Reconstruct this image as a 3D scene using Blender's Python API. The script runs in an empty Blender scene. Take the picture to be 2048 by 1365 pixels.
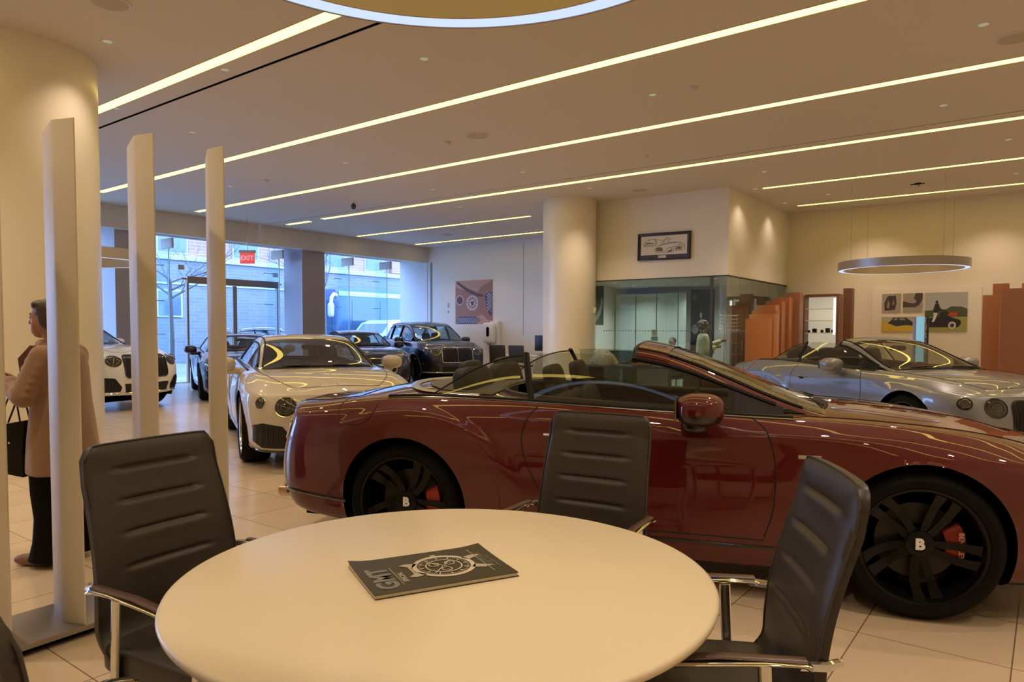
import bpy, bmesh, math, random
import numpy as np
from mathutils import Vector, Matrix
from mathutils.bvhtree import BVHTree
random.seed(7)
PI = math.pi
scene = bpy.context.scene
COL = scene.collection

# ------------------------------------------------------------------ camera
CAMH = 1.44
cam_data = bpy.data.cameras.new('camera')
cam = bpy.data.objects.new('camera', cam_data); COL.objects.link(cam)
yaw, pitch, roll = math.radians(37.01), math.radians(2.50), math.radians(0.165)
Fv = Vector((math.cos(yaw)*math.cos(pitch), math.sin(yaw)*math.cos(pitch), -math.sin(pitch)))
Rv = Fv.cross(Vector((0, 0, 1))).normalized(); Uv = Rv.cross(Fv)
R2 = Rv*math.cos(roll)+Uv*math.sin(roll); U2 = -Rv*math.sin(roll)+Uv*math.cos(roll)
M = Matrix((R2, U2, -Fv)).transposed().to_4x4(); M.translation = (0, 0, CAMH)
cam.matrix_world = M
cam_data.sensor_width = 36; cam_data.sensor_fit = 'HORIZONTAL'
cam_data.lens = 1428/2048*36
cam_data.shift_y = 44/2048
cam_data.clip_start = 0.02; cam_data.clip_end = 300
scene.camera = cam
# ------------------------------------------------------------------ exposure, world
scene.view_settings.view_transform = 'Standard'; scene.view_settings.look = 'None'
scene.view_settings.exposure = -0.08; scene.view_settings.gamma = 1.0
scene.view_settings.use_curve_mapping = False
scene.cycles.use_denoising = True
scene.cycles.max_bounces = 10; scene.cycles.diffuse_bounces = 4; scene.cycles.glossy_bounces = 5
scene.cycles.transparent_max_bounces = 16
scene.cycles.caustics_reflective = False; scene.cycles.caustics_refractive = False
scene.cycles.sample_clamp_indirect = 4.0
world = bpy.data.worlds.new('world'); scene.world = world; world.use_nodes = True
wn = world.node_tree; wn.nodes['Background'].inputs[0].default_value = (0.42, 0.68, 1.25, 1)
wn.nodes['Background'].inputs[1].default_value = 10.0
WARM = (1.0, 0.75, 0.58)
SPOT_W = 140.0
def spot(loc, power=SPOT_W, ang=112, color=WARM, blend=.9, rad=.045, name='downlight_lamp', parent=None, rot=None):
    l = bpy.data.lights.new(name, 'SPOT'); l.energy = power; l.color = color
    l.spot_size = math.radians(ang); l.spot_blend = blend; l.shadow_soft_size = rad
    o = bpy.data.objects.new(name, l); COL.objects.link(o); o.location = loc
    if rot: o.rotation_euler = rot
    if parent: o.parent = parent
    return o

# ------------------------------------------------------------------ materials
MAT = {}
def pbr(name, col, rough=.5, metal=0., coat=0., coat_rough=.03, spec=.5, emit=None, es=0., alpha=1., sheen=0., noise=0., nscale=30., bump=0.):
    if name in MAT: return MAT[name]
    m = bpy.data.materials.new(name); m.use_nodes = True; nt = m.node_tree; b = nt.nodes['Principled BSDF']
    b.inputs['Base Color'].default_value = (*col, 1); b.inputs['Roughness'].default_value = rough
    b.inputs['Metallic'].default_value = metal; b.inputs['Coat Weight'].default_value = coat
    b.inputs['Coat Roughness'].default_value = coat_rough; b.inputs['Coat IOR'].default_value = 1.5 if coat < 1 else 1.56
    b.inputs['Specular IOR Level'].default_value = spec
    if sheen: b.inputs['Sheen Weight'].default_value = sheen
    if emit: b.inputs['Emission Color'].default_value = (*emit, 1); b.inputs['Emission Strength'].default_value = es
    if noise or bump:
        tc = nt.nodes.new('ShaderNodeTexCoord'); nz = nt.nodes.new('ShaderNodeTexNoise'); nz.inputs['Scale'].default_value = nscale
        nz.inputs['Detail'].default_value = 4
        nt.links.new(tc.outputs['Object'], nz.inputs['Vector'])
        if noise:
            mx = nt.nodes.new('ShaderNodeMix'); mx.data_type = 'RGBA'
            mx.inputs[6].default_value = (*[c*(1-noise) for c in col], 1); mx.inputs[7].default_value = (*[min(1, c*(1+noise)) for c in col], 1)
            nt.links.new(nz.outputs['Fac'], mx.inputs[0]); nt.links.new(mx.outputs[2], b.inputs['Base Color'])
        if bump:
            bp = nt.nodes.new('ShaderNodeBump'); bp.inputs['Strength'].default_value = bump; bp.inputs['Distance'].default_value = .01
            nt.links.new(nz.outputs['Fac'], bp.inputs['Height']); nt.links.new(bp.outputs['Normal'], b.inputs['Normal'])
    MAT[name] = m; return m
def emis(name, col, s):
    if name in MAT: return MAT[name]
    m = bpy.data.materials.new(name); m.use_nodes = True; nt = m.node_tree; nt.nodes.clear()
    e = nt.nodes.new('ShaderNodeEmission'); e.inputs[0].default_value = (*col, 1); e.inputs[1].default_value = s
    o = nt.nodes.new('ShaderNodeOutputMaterial'); nt.links.new(e.outputs[0], o.inputs[0]); MAT[name] = m; return m
def glassm(name, tint=(.9, .95, .93), refl=1.0, rough=0., ior=1.5, frost=0.):
    """thin pane: tinted see-through sheet with a Fresnel mirror on it"""
    if name in MAT: return MAT[name]
    m = bpy.data.materials.new(name); m.use_nodes = True; nt = m.node_tree; nt.nodes.clear()
    t = nt.nodes.new('ShaderNodeBsdfTransparent'); t.inputs[0].default_value = (*tint, 1)
    g = nt.nodes.new('ShaderNodeBsdfGlossy'); g.inputs['Color'].default_value = (1, 1, 1, 1); g.inputs['Roughness'].default_value = rough
    lw = nt.nodes.new('ShaderNodeLayerWeight'); lw.inputs[0].default_value = .5
    pw = nt.nodes.new('ShaderNodeMath'); pw.operation = 'POWER'; pw.inputs[1].default_value = 4.2; nt.links.new(lw.outputs['Facing'], pw.inputs[0])
    mul = nt.nodes.new('ShaderNodeMath'); mul.operation = 'MULTIPLY_ADD'; mul.inputs[1].default_value = .9*refl; mul.inputs[2].default_value = .06*refl; mul.use_clamp = True
    mx = nt.nodes.new('ShaderNodeMixShader'); o = nt.nodes.new('ShaderNodeOutputMaterial')
    nt.links.new(pw.outputs[0], mul.inputs[0]); nt.links.new(mul.outputs[0], mx.inputs[0])
    src = t.outputs[0]
    if frost:
        d = nt.nodes.new('ShaderNodeBsdfDiffuse'); d.inputs[0].default_value = (.6, .72, .74, 1)
        m2 = nt.nodes.new('ShaderNodeMixShader'); m2.inputs[0].default_value = frost
        nt.links.new(t.outputs[0], m2.inputs[1]); nt.links.new(d.outputs[0], m2.inputs[2]); src = m2.outputs[0]
    nt.links.new(src, mx.inputs[1]); nt.links.new(g.outputs[0], mx.inputs[2]); nt.links.new(mx.outputs[0], o.inputs[0])
    MAT[name] = m; return m
CHROME = pbr('chrome', (.75, .74, .72), .08, 1.)
BLACK = pbr('black_plastic', (.008, .008, .009), .45, spec=.15)
GLOSSBLACK = pbr('gloss_black', (.006, .006, .007), .12, coat=.6)
RUBBER = pbr('tyre_rubber', (.007, .007, .007), .8, spec=.12)
DARKCAV = pbr('dark_cavity', (.003, .003, .003), 1., spec=0.)
WHITEP = pbr('white_paint', (.80, .78, .74), .45)
CABLE = pbr('cable_steel', (.45, .43, .4), .35, .8)

# ------------------------------------------------------------------ object helpers
def setp(o, label=None, cat=None, group=None, kind=None):
    if label: o['label'] = label
    if cat: o['category'] = cat
    if group: o['group'] = group
    if kind: o['kind'] = kind
    return o
def empty(name, loc=(0, 0, 0), rz=0., label=None, cat=None, group=None):
    o = bpy.data.objects.new(name, None); COL.objects.link(o); o.location = loc; o.rotation_euler = (0, 0, rz)
    o.empty_display_size = .1
    return setp(o, label, cat, group)
def mobj(name, verts, faces, mat, parent=None, smooth=False, label=None, cat=None, group=None, kind=None, autosmooth=None):
    me = bpy.data.meshes.new(name); me.from_pydata([tuple(map(float, v)) for v in verts], [], [tuple(map(int, f)) for f in faces]); me.update()
    if isinstance(mat, (list, tuple)):
        for m in mat: me.materials.append(m)
    elif mat: me.materials.append(mat)
    if smooth:
        me.polygons.foreach_set('use_smooth', [True]*len(me.polygons))
        if autosmooth: me.set_sharp_from_angle(angle=math.radians(autosmooth))
    o = bpy.data.objects.new(name, me); COL.objects.link(o)
    if parent: o.parent = parent
    return setp(o, label, cat, group, kind)
class MB:
    """collects shapes for ONE mesh"""
    def __init__(s): s.v = []; s.f = []; s.mi = []
    def add(s, V, Fc, mi=0):
        n = len(s.v); s.v += [tuple(p) for p in V]; s.f += [tuple(n+i for i in f) for f in Fc]; s.mi += [mi]*len(Fc); return s
    def box(s, x0, x1, y0, y1, z0, z1, mi=0, M=None):
        V = [(x, y, z) for z in (z0, z1) for y in (y0, y1) for x in (x0, x1)]
        if M: V = [M @ Vector(p) for p in V]
        return s.add(V, [(0, 2, 3, 1), (4, 5, 7, 6), (0, 1, 5, 4), (2, 6, 7, 3), (0, 4, 6, 2), (1, 3, 7, 5)], mi)
    def tube(s, pts, r, n=10, closed=False, mi=0, cap=True, flat=None):
        pts = [Vector(p) for p in pts]; k = len(pts); rs = r if isinstance(r, (list, tuple)) else [r]*k
        V = []; up = None
        for i, p in enumerate(pts):
            a = pts[(i-1) % k] if (closed or i > 0) else p; b = pts[(i+1) % k] if (closed or i < k-1) else p
            t = (b-a)
            t = t.normalized() if t.length > 1e-9 else Vector((0, 0, 1))
            if up is None: up = Vector((0, 0, 1)) if abs(t.z) < .9 else Vector((1, 0, 0))
            e = t.cross(up)
            if e.length < 1e-6: e = t.cross(Vector((0, 1, 0)))
            e.normalize(); w = e.cross(t).normalized(); up = w
            fx, fy = flat if flat else (1, 1)
            for j in range(n):
                an = 2*PI*j/n; V.append(p+e*math.cos(an)*rs[i]*fx+w*math.sin(an)*rs[i]*fy)
        Fc = []
        for i in range(k if closed else k-1):
            for j in range(n):
                a = i*n+j; b = i*n+(j+1) % n; c = ((i+1) % k)*n+(j+1) % n; d = ((i+1) % k)*n+j; Fc.append((a, b, c, d))
        if cap and not closed: Fc.append(tuple(range(n))[::-1]); Fc.append(tuple((k-1)*n+j for j in range(n)))
        return s.add(V, Fc, mi)
    def lathe(s, prof, n=32, M=None, mi=0, a0=0, a1=2*PI):
        """prof: (r, z) list, turned about local z"""
        full = abs(a1-a0-2*PI) < 1e-6; m = n if full else n+1; V = []; Fc = []
        for (r, z) in prof:
            for j in range(m):
                a = a0+(a1-a0)*j/n; V.append((r*math.cos(a), r*math.sin(a), z))
        for i in range(len(prof)-1):
            for j in range(n):
                j2 = (j+1) % m; Fc.append((i*m+j, i*m+j2, (i+1)*m+j2, (i+1)*m+j))
        if M: V = [M @ Vector(p) for p in V]
        return s.add(V, Fc, mi)
    def sq(s, c, r, e1=.5, e2=.5, nu=16, nv=24, M=None, mi=0):
        """super-ellipsoid (soft box / ellipsoid)"""
        V = []; Fc = []
        def cp(a, e): q = math.cos(a); return math.copysign(abs(q)**e, q)
        def sp(a, e): q = math.sin(a); return math.copysign(abs(q)**e, q)
        for i in range(nu+1):
            u = -PI/2+PI*i/nu
            for j in range(nv):
                w = -PI+2*PI*j/nv
                V.append(Vector((c[0]+r[0]*cp(u, e1)*cp(w, e2), c[1]+r[1]*cp(u, e1)*sp(w, e2), c[2]+r[2]*sp(u, e1))))
        for i in range(nu):
            for j in range(nv): Fc.append((i*nv+j, i*nv+(j+1) % nv, (i+1)*nv+(j+1) % nv, (i+1)*nv+j))
        if M: V = [M @ p for p in V]
        return s.add(V, Fc, mi)
    def cap(s, p, q, r1, r2, n=14, mi=0):
        """tapered capsule"""
        p = Vector(p); q = Vector(q); d = (q-p); L = d.length; d.normalize(); pts = []; rs = []
        for k in range(5): a = PI/2*k/4; pts.append(p-d*r1*math.cos(a)); rs.append(max(1e-4, r1*math.sin(a)))
        for k in range(5): a = PI/2*k/4; pts.append(q+d*r2*math.sin(a)); rs.append(max(1e-4, r2*math.cos(a)))
        return s.tube(pts, rs, n, mi=mi)
    def prism(s, poly, z0, z1, mi=0, M=None):
        n = len(poly); V = [(x, y, z0) for x, y in poly]+[(x, y, z1) for x, y in poly]
        Fc = [tuple(range(n))[::-1], tuple(range(n, 2*n))]+[(i, (i+1) % n, n+(i+1) % n, n+i) for i in range(n)]
        if M: V = [M @ Vector(p) for p in V]
        return s.add(V, Fc, mi)
    def loft(s, secs, mi=0, cap=True, M=None):
        n = len(secs[0]); V = [p for sc in secs for p in sc]; Fc = []
        for i in range(len(secs)-1):
            for j in range(n): Fc.append((i*n+j, i*n+(j+1) % n, (i+1)*n+(j+1) % n, (i+1)*n+j))
        if cap: Fc.append(tuple(range(n))[::-1]); Fc.append(tuple((len(secs)-1)*n+j for j in range(n)))
        if M: V = [M @ Vector(p) for p in V]
        return s.add(V, Fc, mi)
    def build(s, name, mat, parent=None, smooth=False, auto=None, bevel=0, fixn=True, **k):
        o = mobj(name, s.v, s.f, mat, parent, False, **k)
        me = o.data
        if isinstance(mat, (list, tuple)): me.polygons.foreach_set('material_index', s.mi)
        bm = bmesh.new(); bm.from_mesh(me)
        if fixn: bmesh.ops.recalc_face_normals(bm, faces=bm.faces)
        if bevel:
            ed = [e for e in bm.edges if len(e.link_faces) == 2 and e.calc_face_angle(0) > .6]
            bmesh.ops.bevel(bm, geom=ed, offset=bevel, segments=2, profile=.6, affect='EDGES', clamp_overlap=True)
        bm.to_mesh(me); bm.free()
        if smooth or bevel:
            me.polygons.foreach_set('use_smooth', [True]*len(me.polygons)); me.set_sharp_from_angle(angle=math.radians(auto or 40))
        me.update(); return o
def box(name, x0, x1, y0, y1, z0, z1, mat, parent=None, bevel=0, **k):
    return MB().box(x0, x1, y0, y1, z0, z1).build(name, mat, parent, bevel=bevel, **k)
def copytree(o, parent=None):
    c = o.copy(); COL.objects.link(c)
    if parent: c.parent = parent
    for ch in [x for x in bpy.data.objects if x.parent == o]: copytree(ch, c)
    return c
FONTCACHE = {}
def text_mesh(txt, size, depth=.001, bold=0., align='CENTER'):
    cu = bpy.data.curves.new('t', 'FONT'); cu.body = txt; cu.size = size; cu.extrude = depth; cu.offset = bold; cu.align_x = align; cu.align_y = 'CENTER'; cu.resolution_u = 4
    ob = bpy.data.objects.new('t', cu); COL.objects.link(ob); dg = bpy.context.evaluated_depsgraph_get(); dg.update()
    me = bpy.data.meshes.new_from_object(ob.evaluated_get(dg)); COL.objects.unlink(ob); bpy.data.objects.remove(ob)
    return me
def text(name, txt, size, mat, M, parent=None, depth=.001, bold=0., align='CENTER'):
    me = text_mesh(txt, size, depth, bold, align); me.materials.clear(); me.materials.append(mat)
    me.transform(M)
    o = bpy.data.objects.new(name, me); COL.objects.link(o)
    if parent: o.parent = parent
    return o
def remesh(name, mb, voxel, mat, parent=None, smooth=6, fac=.5, **k):
    o = mb.build(name, mat, parent, fixn=True, **k)
    m = o.modifiers.new('r', 'REMESH'); m.mode = 'VOXEL'; m.voxel_size = voxel; m.use_smooth_shade = True
    s = o.modifiers.new('s', 'SMOOTH'); s.iterations = smooth; s.factor = fac
    dg = bpy.context.evaluated_depsgraph_get(); dg.update()
    me = bpy.data.meshes.new_from_object(o.evaluated_get(dg)); old = o.data; o.modifiers.clear(); o.data = me; bpy.data.meshes.remove(old)
    me.materials.clear(); me.materials.append(mat); me.polygons.foreach_set('use_smooth', [True]*len(me.polygons))
    return o
def flat(mb, plane, pts, d=0., th=.002, mi=0):
    """a thin cut-out with real thickness on an upright plane; plane=(origin, u-axis, up, normal)"""
    o, u, w, n = plane; k = len(pts)
    V = [o+u*p[0]+w*p[1]+n*d for p in pts]+[o+u*p[0]+w*p[1]+n*(d+th) for p in pts]
    mb.add(V, [tuple(range(k))[::-1], tuple(range(k, 2*k))]+[(i, (i+1) % k, k+(i+1) % k, k+i) for i in range(k)], mi)
def ell(cx, cy, rx, ry, n=24, a0=0, a1=2*PI):
    return [(cx+rx*math.cos(a0+(a1-a0)*i/n), cy+ry*math.sin(a0+(a1-a0)*i/n)) for i in range(n)]
def rrect(cx, cy, hx, hy, r, n=4):
    P = []
    for (sx, sy, a) in ((1, 1, 0), (-1, 1, 90), (-1, -1, 180), (1, -1, 270)):
        for i in range(n+1):
            t = math.radians(a+90*i/n); P.append((cx+sx*(hx-r)+r*math.cos(t), cy+sy*(hy-r)+r*math.sin(t)))
    return P
# ================================================================== THE ROOM
HC = 4.4
def tilemat():
    m = bpy.data.materials.new('floor_tiles'); m.use_nodes = True; nt = m.node_tree; b = nt.nodes['Principled BSDF']
    L = nt.links.new; tc = nt.nodes.new('ShaderNodeTexCoord'); sp = nt.nodes.new('ShaderNodeSeparateXYZ'); L(tc.outputs['Object'], sp.inputs[0])
    def mth(op, a, bb=None):
        n = nt.nodes.new('ShaderNodeMath'); n.operation = op
        for i, q in enumerate((a, bb)):
            if q is None: continue
            if isinstance(q, (int, float)): n.inputs[i].default_value = q
            else: L(q, n.inputs[i])
        return n.outputs[0]
    T = .6065; out = []; ids = []
    for ax, off in ((0, 1.27-T*20), (1, .70-T*20)):
        q = mth('DIVIDE', mth('SUBTRACT', sp.outputs[ax], off), T); f = mth('FRACT', q); ids.append(mth('FLOOR', q))
        out.append(mth('LESS_THAN', mth('MINIMUM', f, mth('SUBTRACT', 1.0, f)), .0045))
    g = mth('MAXIMUM', out[0], out[1])
    cmb = nt.nodes.new('ShaderNodeCombineXYZ'); L(ids[0], cmb.inputs[0]); L(ids[1], cmb.inputs[1])
    wn_ = nt.nodes.new('ShaderNodeTexWhiteNoise'); wn_.noise_dimensions = '3D'; L(cmb.outputs[0], wn_.inputs['Vector'])
    r = nt.nodes.new('ShaderNodeMapRange'); L(wn_.outputs['Value'], r.inputs[0]); r.inputs[3].default_value = .94; r.inputs[4].default_value = 1.04
    nz = nt.nodes.new('ShaderNodeTexNoise'); nz.inputs['Scale'].default_value = 2.2; nz.inputs['Detail'].default_value = 5; L(tc.outputs['Object'], nz.inputs['Vector'])
    r2 = nt.nodes.new('ShaderNodeMapRange'); L(nz.outputs['Fac'], r2.inputs[0]); r2.inputs[3].default_value = .9; r2.inputs[4].default_value = 1.1
    mu = mth('MULTIPLY', r.outputs[0], r2.outputs[0])
    hs = nt.nodes.new('ShaderNodeVectorMath'); hs.operation = 'SCALE'; hs.inputs[0].default_value = (.60, .49, .355); L(mu, hs.inputs['Scale'])
    mx = nt.nodes.new('ShaderNodeMix'); mx.data_type = 'RGBA'; L(g, mx.inputs[0]); L(hs.outputs[0], mx.inputs[6]); mx.inputs[7].default_value = (.17, .12, .08, 1)
    L(mx.outputs[2], b.inputs['Base Color']); b.inputs['Roughness'].default_value = .22; b.inputs['Specular IOR Level'].default_value = .5
    return m
WALL = pbr('wall_cream', (.80, .74, .60), .7)
WALLW = pbr('wall_white', (.78, .79, .80), .7)
CEIL = pbr('ceiling_paint', (.66, .62, .575), .75)
COLM = pbr('column_gloss_paint', (.80, .755, .64), .32)
X0, X1, Y0, Y1 = -3.0, 18.5, -3.0, 17.7
fl = mobj('floor', [(X0, Y0, 0), (X1+2, Y0, 0), (X1+2, 19.16, 0), (X0, 19.16, 0)], [(0, 1, 2, 3)], tilemat(), kind='structure')
ce = MB(); slots = [4.41, 6.99, 9.55, 12.12, 14.95, 17.5, 1.83, -.75]
# ceiling with dark shadow gaps
SL = [(4.81, .05, -3, 12.5), (11.78, .03, -3, 17.4)]
xs = [X0, SL[0][0]-SL[0][1]/2, SL[0][0]+SL[0][1]/2, SL[1][0]-SL[1][1]/2, SL[1][0]+SL[1][1]/2, X1+1.6]
ce.box(xs[0], xs[1], Y0, 19.3, HC, HC+.12); ce.box(xs[2], xs[3], Y0, 19.3, HC, HC+.12); ce.box(xs[4], xs[5], Y0, 19.3, HC, HC+.12)
ce.build('ceiling', CEIL, kind='structure')
tr = MB(); tr.box(xs[1]-.0, xs[2]+.0, Y0, 12.5, HC+.006, HC+.1); tr.box(xs[3]-.0, xs[4]+.0, Y0, 17.4, HC+.006, HC+.1)
tr.build('trim_1', DARKCAV, kind='structure')  # black filler puts the shade of the open ceiling slots into colour
fz = MB(); fz.box(xs[1], xs[2], 12.5, 19.3, HC, HC+.1); fz.build('trim_2', CEIL, kind='structure')
box('wall_end', X1, X1+.15, 5.3, 19.1, 0, HC, WALLW, kind='structure')
box('wall_right', X1, X1+.15, Y0, 5.3, 0, HC, WALL, kind='structure')
box('wall_back', X0-.15, X0, Y0, 19.3, 0, HC, WALL, kind='structure')
box('wall_near', X0, X1+.15, Y0-.15, Y0, 0, HC, WALL, kind='structure')
# bulkhead over the shop front
BK = pbr('bulkhead_paint', (.66, .64, .60), .7)
MB().box(X0, X1, 17.7, 17.95, 3.87, HC).box(X0, X1+.6, 17.95, 19.25, 4.02, HC).build('wall_window', BK, kind='structure')
# office box: upper walls over the glass
PX, PY = 14.35, 5.3
MB().box(PX, PX+.12, PY+.12, 9.5, 2.62, HC).box(PX, X1, PY, PY+.12, 2.62, HC).build('wall_office', pbr('office_wall_paint', (.80, .77, .68), .65), kind='structure')
box('wall_office_side', PX, X1, 9.5, 9.62, 0, HC, WALLW, kind='structure')
box('ceiling_office', PX+.12, X1, PY+.12, 9.5, 2.62, 2.68, pbr('office_ceiling', (.42, .42, .40), .8), kind='structure')
# round columns
def column(c, r, n, spotpos):
    MB().lathe([(0, 0), (r+.012, 0), (r+.012, .1), (r, .1), (r, HC)], 96).build(n, COLM, smooth=True, auto=60, kind='structure').location = (c[0], c[1], 0)
column((2.99, 9.0), .80, 'column_near', None)
column((13.82, 8.79), .60, 'column_far', None)
# light slots in the ceiling
STRIP = emis('strip_light_diffuser', (1.0, .73, .155), 5.4)
STRIPC = emis('strip_light_window_end', (1.0, .90, .62), 1.3)
runs = [(4.41, -2.6, 11.3), (6.99, -2.6, 16.3), (9.55, -2.6, 17.0), (12.12, -2.6, 15.4), (12.18, 16.0, 17.0), (14.95, 10.7, 17.3), (14.9, -2.6, 4.8), (17.5, 10.7, 17.3), (17.42, -2.6, 4.8), (1.83, -2.6, 11.0), (-.75, -2.6, 12)]
where = ['nearest the hanging ring over the round table', 'crossing the middle of the ceiling above the red car', 'third from the front, running unbroken across the frame', 'beside the thin black ceiling gap, in front of the round column',
         'short stub beyond the gap near the window bulkhead', 'second last, over the blue sedan, ending at the round column', 'right of the office corner, second last row', 'last row, over the blue sport utility, ending at the round column',
         'last row, closest to the photo wall', 'above and behind the round table', 'far behind the round table']
for i, (x, ya, yb) in enumerate(runs):
    w = .075 if x < 14 else .06
    t = empty('strip_light', (x, ya, HC), 0, 'warm recessed strip light, '+where[i], 'light', 'ceiling strip lights')
    L_ = yb-ya
    MB().box(-w, w, 0, L_, -.004, .0).build('light_diffuser', STRIP, t)
    MB().box(-w-.008, -w, 0, L_, -.007, .0).box(w, w+.008, 0, L_, -.007, 0).box(-w-.008, w+.008, -.008, 0, -.007, 0).box(-w-.008, w+.008, L_, L_+.008, -.007, 0).build('slot_frame', CEIL, t)
# recessed downlights
DL_T = pbr('downlight_trim', (.62, .60, .56), .4); DL_I = emis('downlight_core', (1, .86, .6), .40)
spots = [(5.72, 5.52), (4.61, 7.56), (4.52, 10.03), (5.74, 10.31), (8.36, 9.99), (9.57, 12.65), (8.27, 4.05), (10.99, 5.51), (11.02, 10.4), (12.82, 7.67), (8.3, 13.5), (7.05, 12.69),
         (5.7, 1.2), (8.3, .6), (10.9, 1.2), (13.4, .6), (13.4, 4.3), (16.3, .6), (17.55, 3.3), (17.55, 1.0), (3.1, 4.4), (3.1, .2), (.6, 1.2), (.6, 4.2), (.6, -1.5), (3.1, -1.8), (5.7, -1.8), (1.2, 6.9), (1.4, 10.5), (-1.6, 2.0), (-1.6, 6.5),
         (15.4, 13.2), (16.4, 3.9), (14.9, 4.95), (16.9, 4.95), (3.45, 7.8), (8.3, -1.8), (10.9, -1.8), (13.4, -1.8), (12.9, 11.3), (10.8, 7.9), (17.1, 14.4), (17.1, 16.4), (17.0, 11.9), (15.9, 16.2), (1.3, 8.0)]  # the late ones along the end wall are added to brighten it
proto = None
prf = [(.045, .0), (.062, -.0035), (.07, -.003), (.072, 0)]
for i, (x, y) in enumerate(spots):
    if proto is None:
        t = empty('recessed_downlight', (x, y, HC), 0)
        MB().lathe(prf, 20).build('trim_ring', DL_T, t, smooth=True); MB().lathe([(0.0001, -.001), (.045, -.001)], 20).build('lamp', DL_I, t)
        proto = t
    else:
        t = copytree(proto); t.location = (x, y, HC)
    names = ['behind the last', 'between the rearmost and second', 'between the second and third', 'between the third and fourth', 'between the fourth and fifth', 'between the fifth and sixth', 'between the sixth and seventh', 'between the last two', 'beyond the last']
    sx_ = sorted([-.75, 1.83, 4.41, 6.99, 9.55, 12.12, 14.95, 17.5]); bi = sum(1 for q in sx_ if q < x); rank = sum(1 for (a, b) in spots if sum(1 for q in sx_ if q < a) == bi and b > y)
    setp(t, 'small recessed downlight '+names[bi]+' light strips, '+['nearest', 'second', 'third', 'fourth', 'fifth', 'sixth', 'seventh', 'eighth', 'ninth'][rank]+' from the windows', 'downlight', 'recessed ceiling downlights')
    spot((x, y, HC-.03), power=SPOT_W*(.2 if (x > 14.2 and y > 4.5 and y < 5.2) else .45 if (x, y) in ((3.45, 7.8), (4.61, 7.56)) else (.9 if x < 14.2 else .55 if x > 15 and y > 11 else .8)))
# ceiling speakers, detectors
sp_lab = ['in the middle of the ceiling above the red car', 'in front of the framed sketch wall', 'at the top right corner of the view', 'at the top left above the near column', 'close to the last strip before the white end wall']
gr = pbr('speaker_grille', (.50, .46, .40), .7)
for (x, y), lb in zip([(8.39, 6.99), (13.57, 6.91), (8.84, .37), (3.06, 6.86), (16.36, 14.82)], sp_lab):
    t = empty('ceiling_speaker', (x, y, HC), 0, 'round flush ceiling speaker '+lb, 'speaker', 'ceiling speakers')
    MB().lathe([(0.001, -.012), (.14, -.012), (.15, -.008)], 32).build('grille', gr, t, smooth=True)
    MB().lathe([(.15, -.008), (.155, -.014), (.175, -.012), (.18, 0)], 32).build('bezel', DL_T, t, smooth=True)
for (x, y), lb in zip([(8.3, 3.53), (8.4, 7.6), (8.39, 12.4), (11.0, 5.5)], ['right of the ceiling centre', 'left of the middle ceiling speaker', 'near the divider posts', 'above the framed sketch']):
    MB().lathe([(.001, -.045), (.035, -.045), (.05, -.03), (.06, -.012), (.06, 0)], 24).build('smoke_detector', DL_T, smooth=True, label='small round smoke detector on the ceiling '+lb, cat='smoke detector').location = (x, y, HC)
t = empty('ceiling_camera', (11.0, 12.86, HC), 0, 'small dark security camera hanging under the ceiling towards the windows', 'camera')
MB().lathe([(.001, -.03), (.05, -.03), (.05, 0)], 20).build('mount', DL_T, t, smooth=True)
MB().sq((0, 0, -.09), (.06, .06, .07), 1, 1).build('dome', pbr('smoked_dome', (.05, .05, .06), .15), t, smooth=True)
t = empty('projector_mount', (16.2, 2.18, HC), 0, 'small dark three-armed canopy plate on the ceiling above the far ring lamp', 'ceiling mount')
MB().lathe([(.001, -.03), (.05, -.025), (.06, 0)], 20).build('plate', BLACK, t, smooth=True)
for a in (0, 120, 240): MB().tube([(0, 0, -.02), (.14*math.cos(math.radians(a)), .14*math.sin(math.radians(a)), -.03)], .01, 6).build('arm', BLACK, t)
# ring pendants
RINGE = emis('ring_lamp_diffuser', (.62, .74, 1.0), 1.15)
RINGM = pbr('ring_lamp_metal', (.42, .38, .36), .38, .6)
def ring(loc, R, label, h=.17, w=.115):
    t = empty('ring_pendant', loc, 0, label, 'pendant lamp', 'ring pendant lamps')
    MB().lathe([(R, .004), (R, h), (R-.012, h), (R-.012, .004), (R, .004)], 128).build('outer_band', RINGM, t, smooth=True, auto=30)
    MB().lathe([(R-w, .004), (R-w, h), (R-w+.012, h), (R-w+.012, .004), (R-w, .004)], 128).build('inner_band', pbr('ring_inner_paint', (.66, .58, .42), .5), t, smooth=True, auto=30)
    MB().lathe([(R-w+.012, .006), (R-.012, .006)], 128).build('light_diffuser', RINGE, t)
    MB().lathe([(R-w+.006, h-.01), (R-.006, h-.01)], 128).build('top_cover', RINGM, t)
    l = bpy.data.lights.new('ring_lamp_glow', 'POINT')
    for k in range(4):
        a = PI/4+k*PI/2; x, y = (R-w/2)*math.cos(a), (R-w/2)*math.sin(a)
        MB().tube([(x, y, h-.01), (x, y, HC-loc[2])], .0035, 6).build('cable', CABLE, t)
    bpy.data.lights.remove(l)
    return t
ring((1.66, 1.55, 2.85), 1.14, 'large glowing ring lamp hanging over the round table, cut by the top of the frame')
ring((16.4, 2.45, 2.72), 1.19, 'thin ring lamp hanging above the silver convertible by the photo wall')
ring((4.93, 12.58, 2.54), 1.17, 'pale ring lamp hanging by the windows above the white sport utility car')

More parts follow.
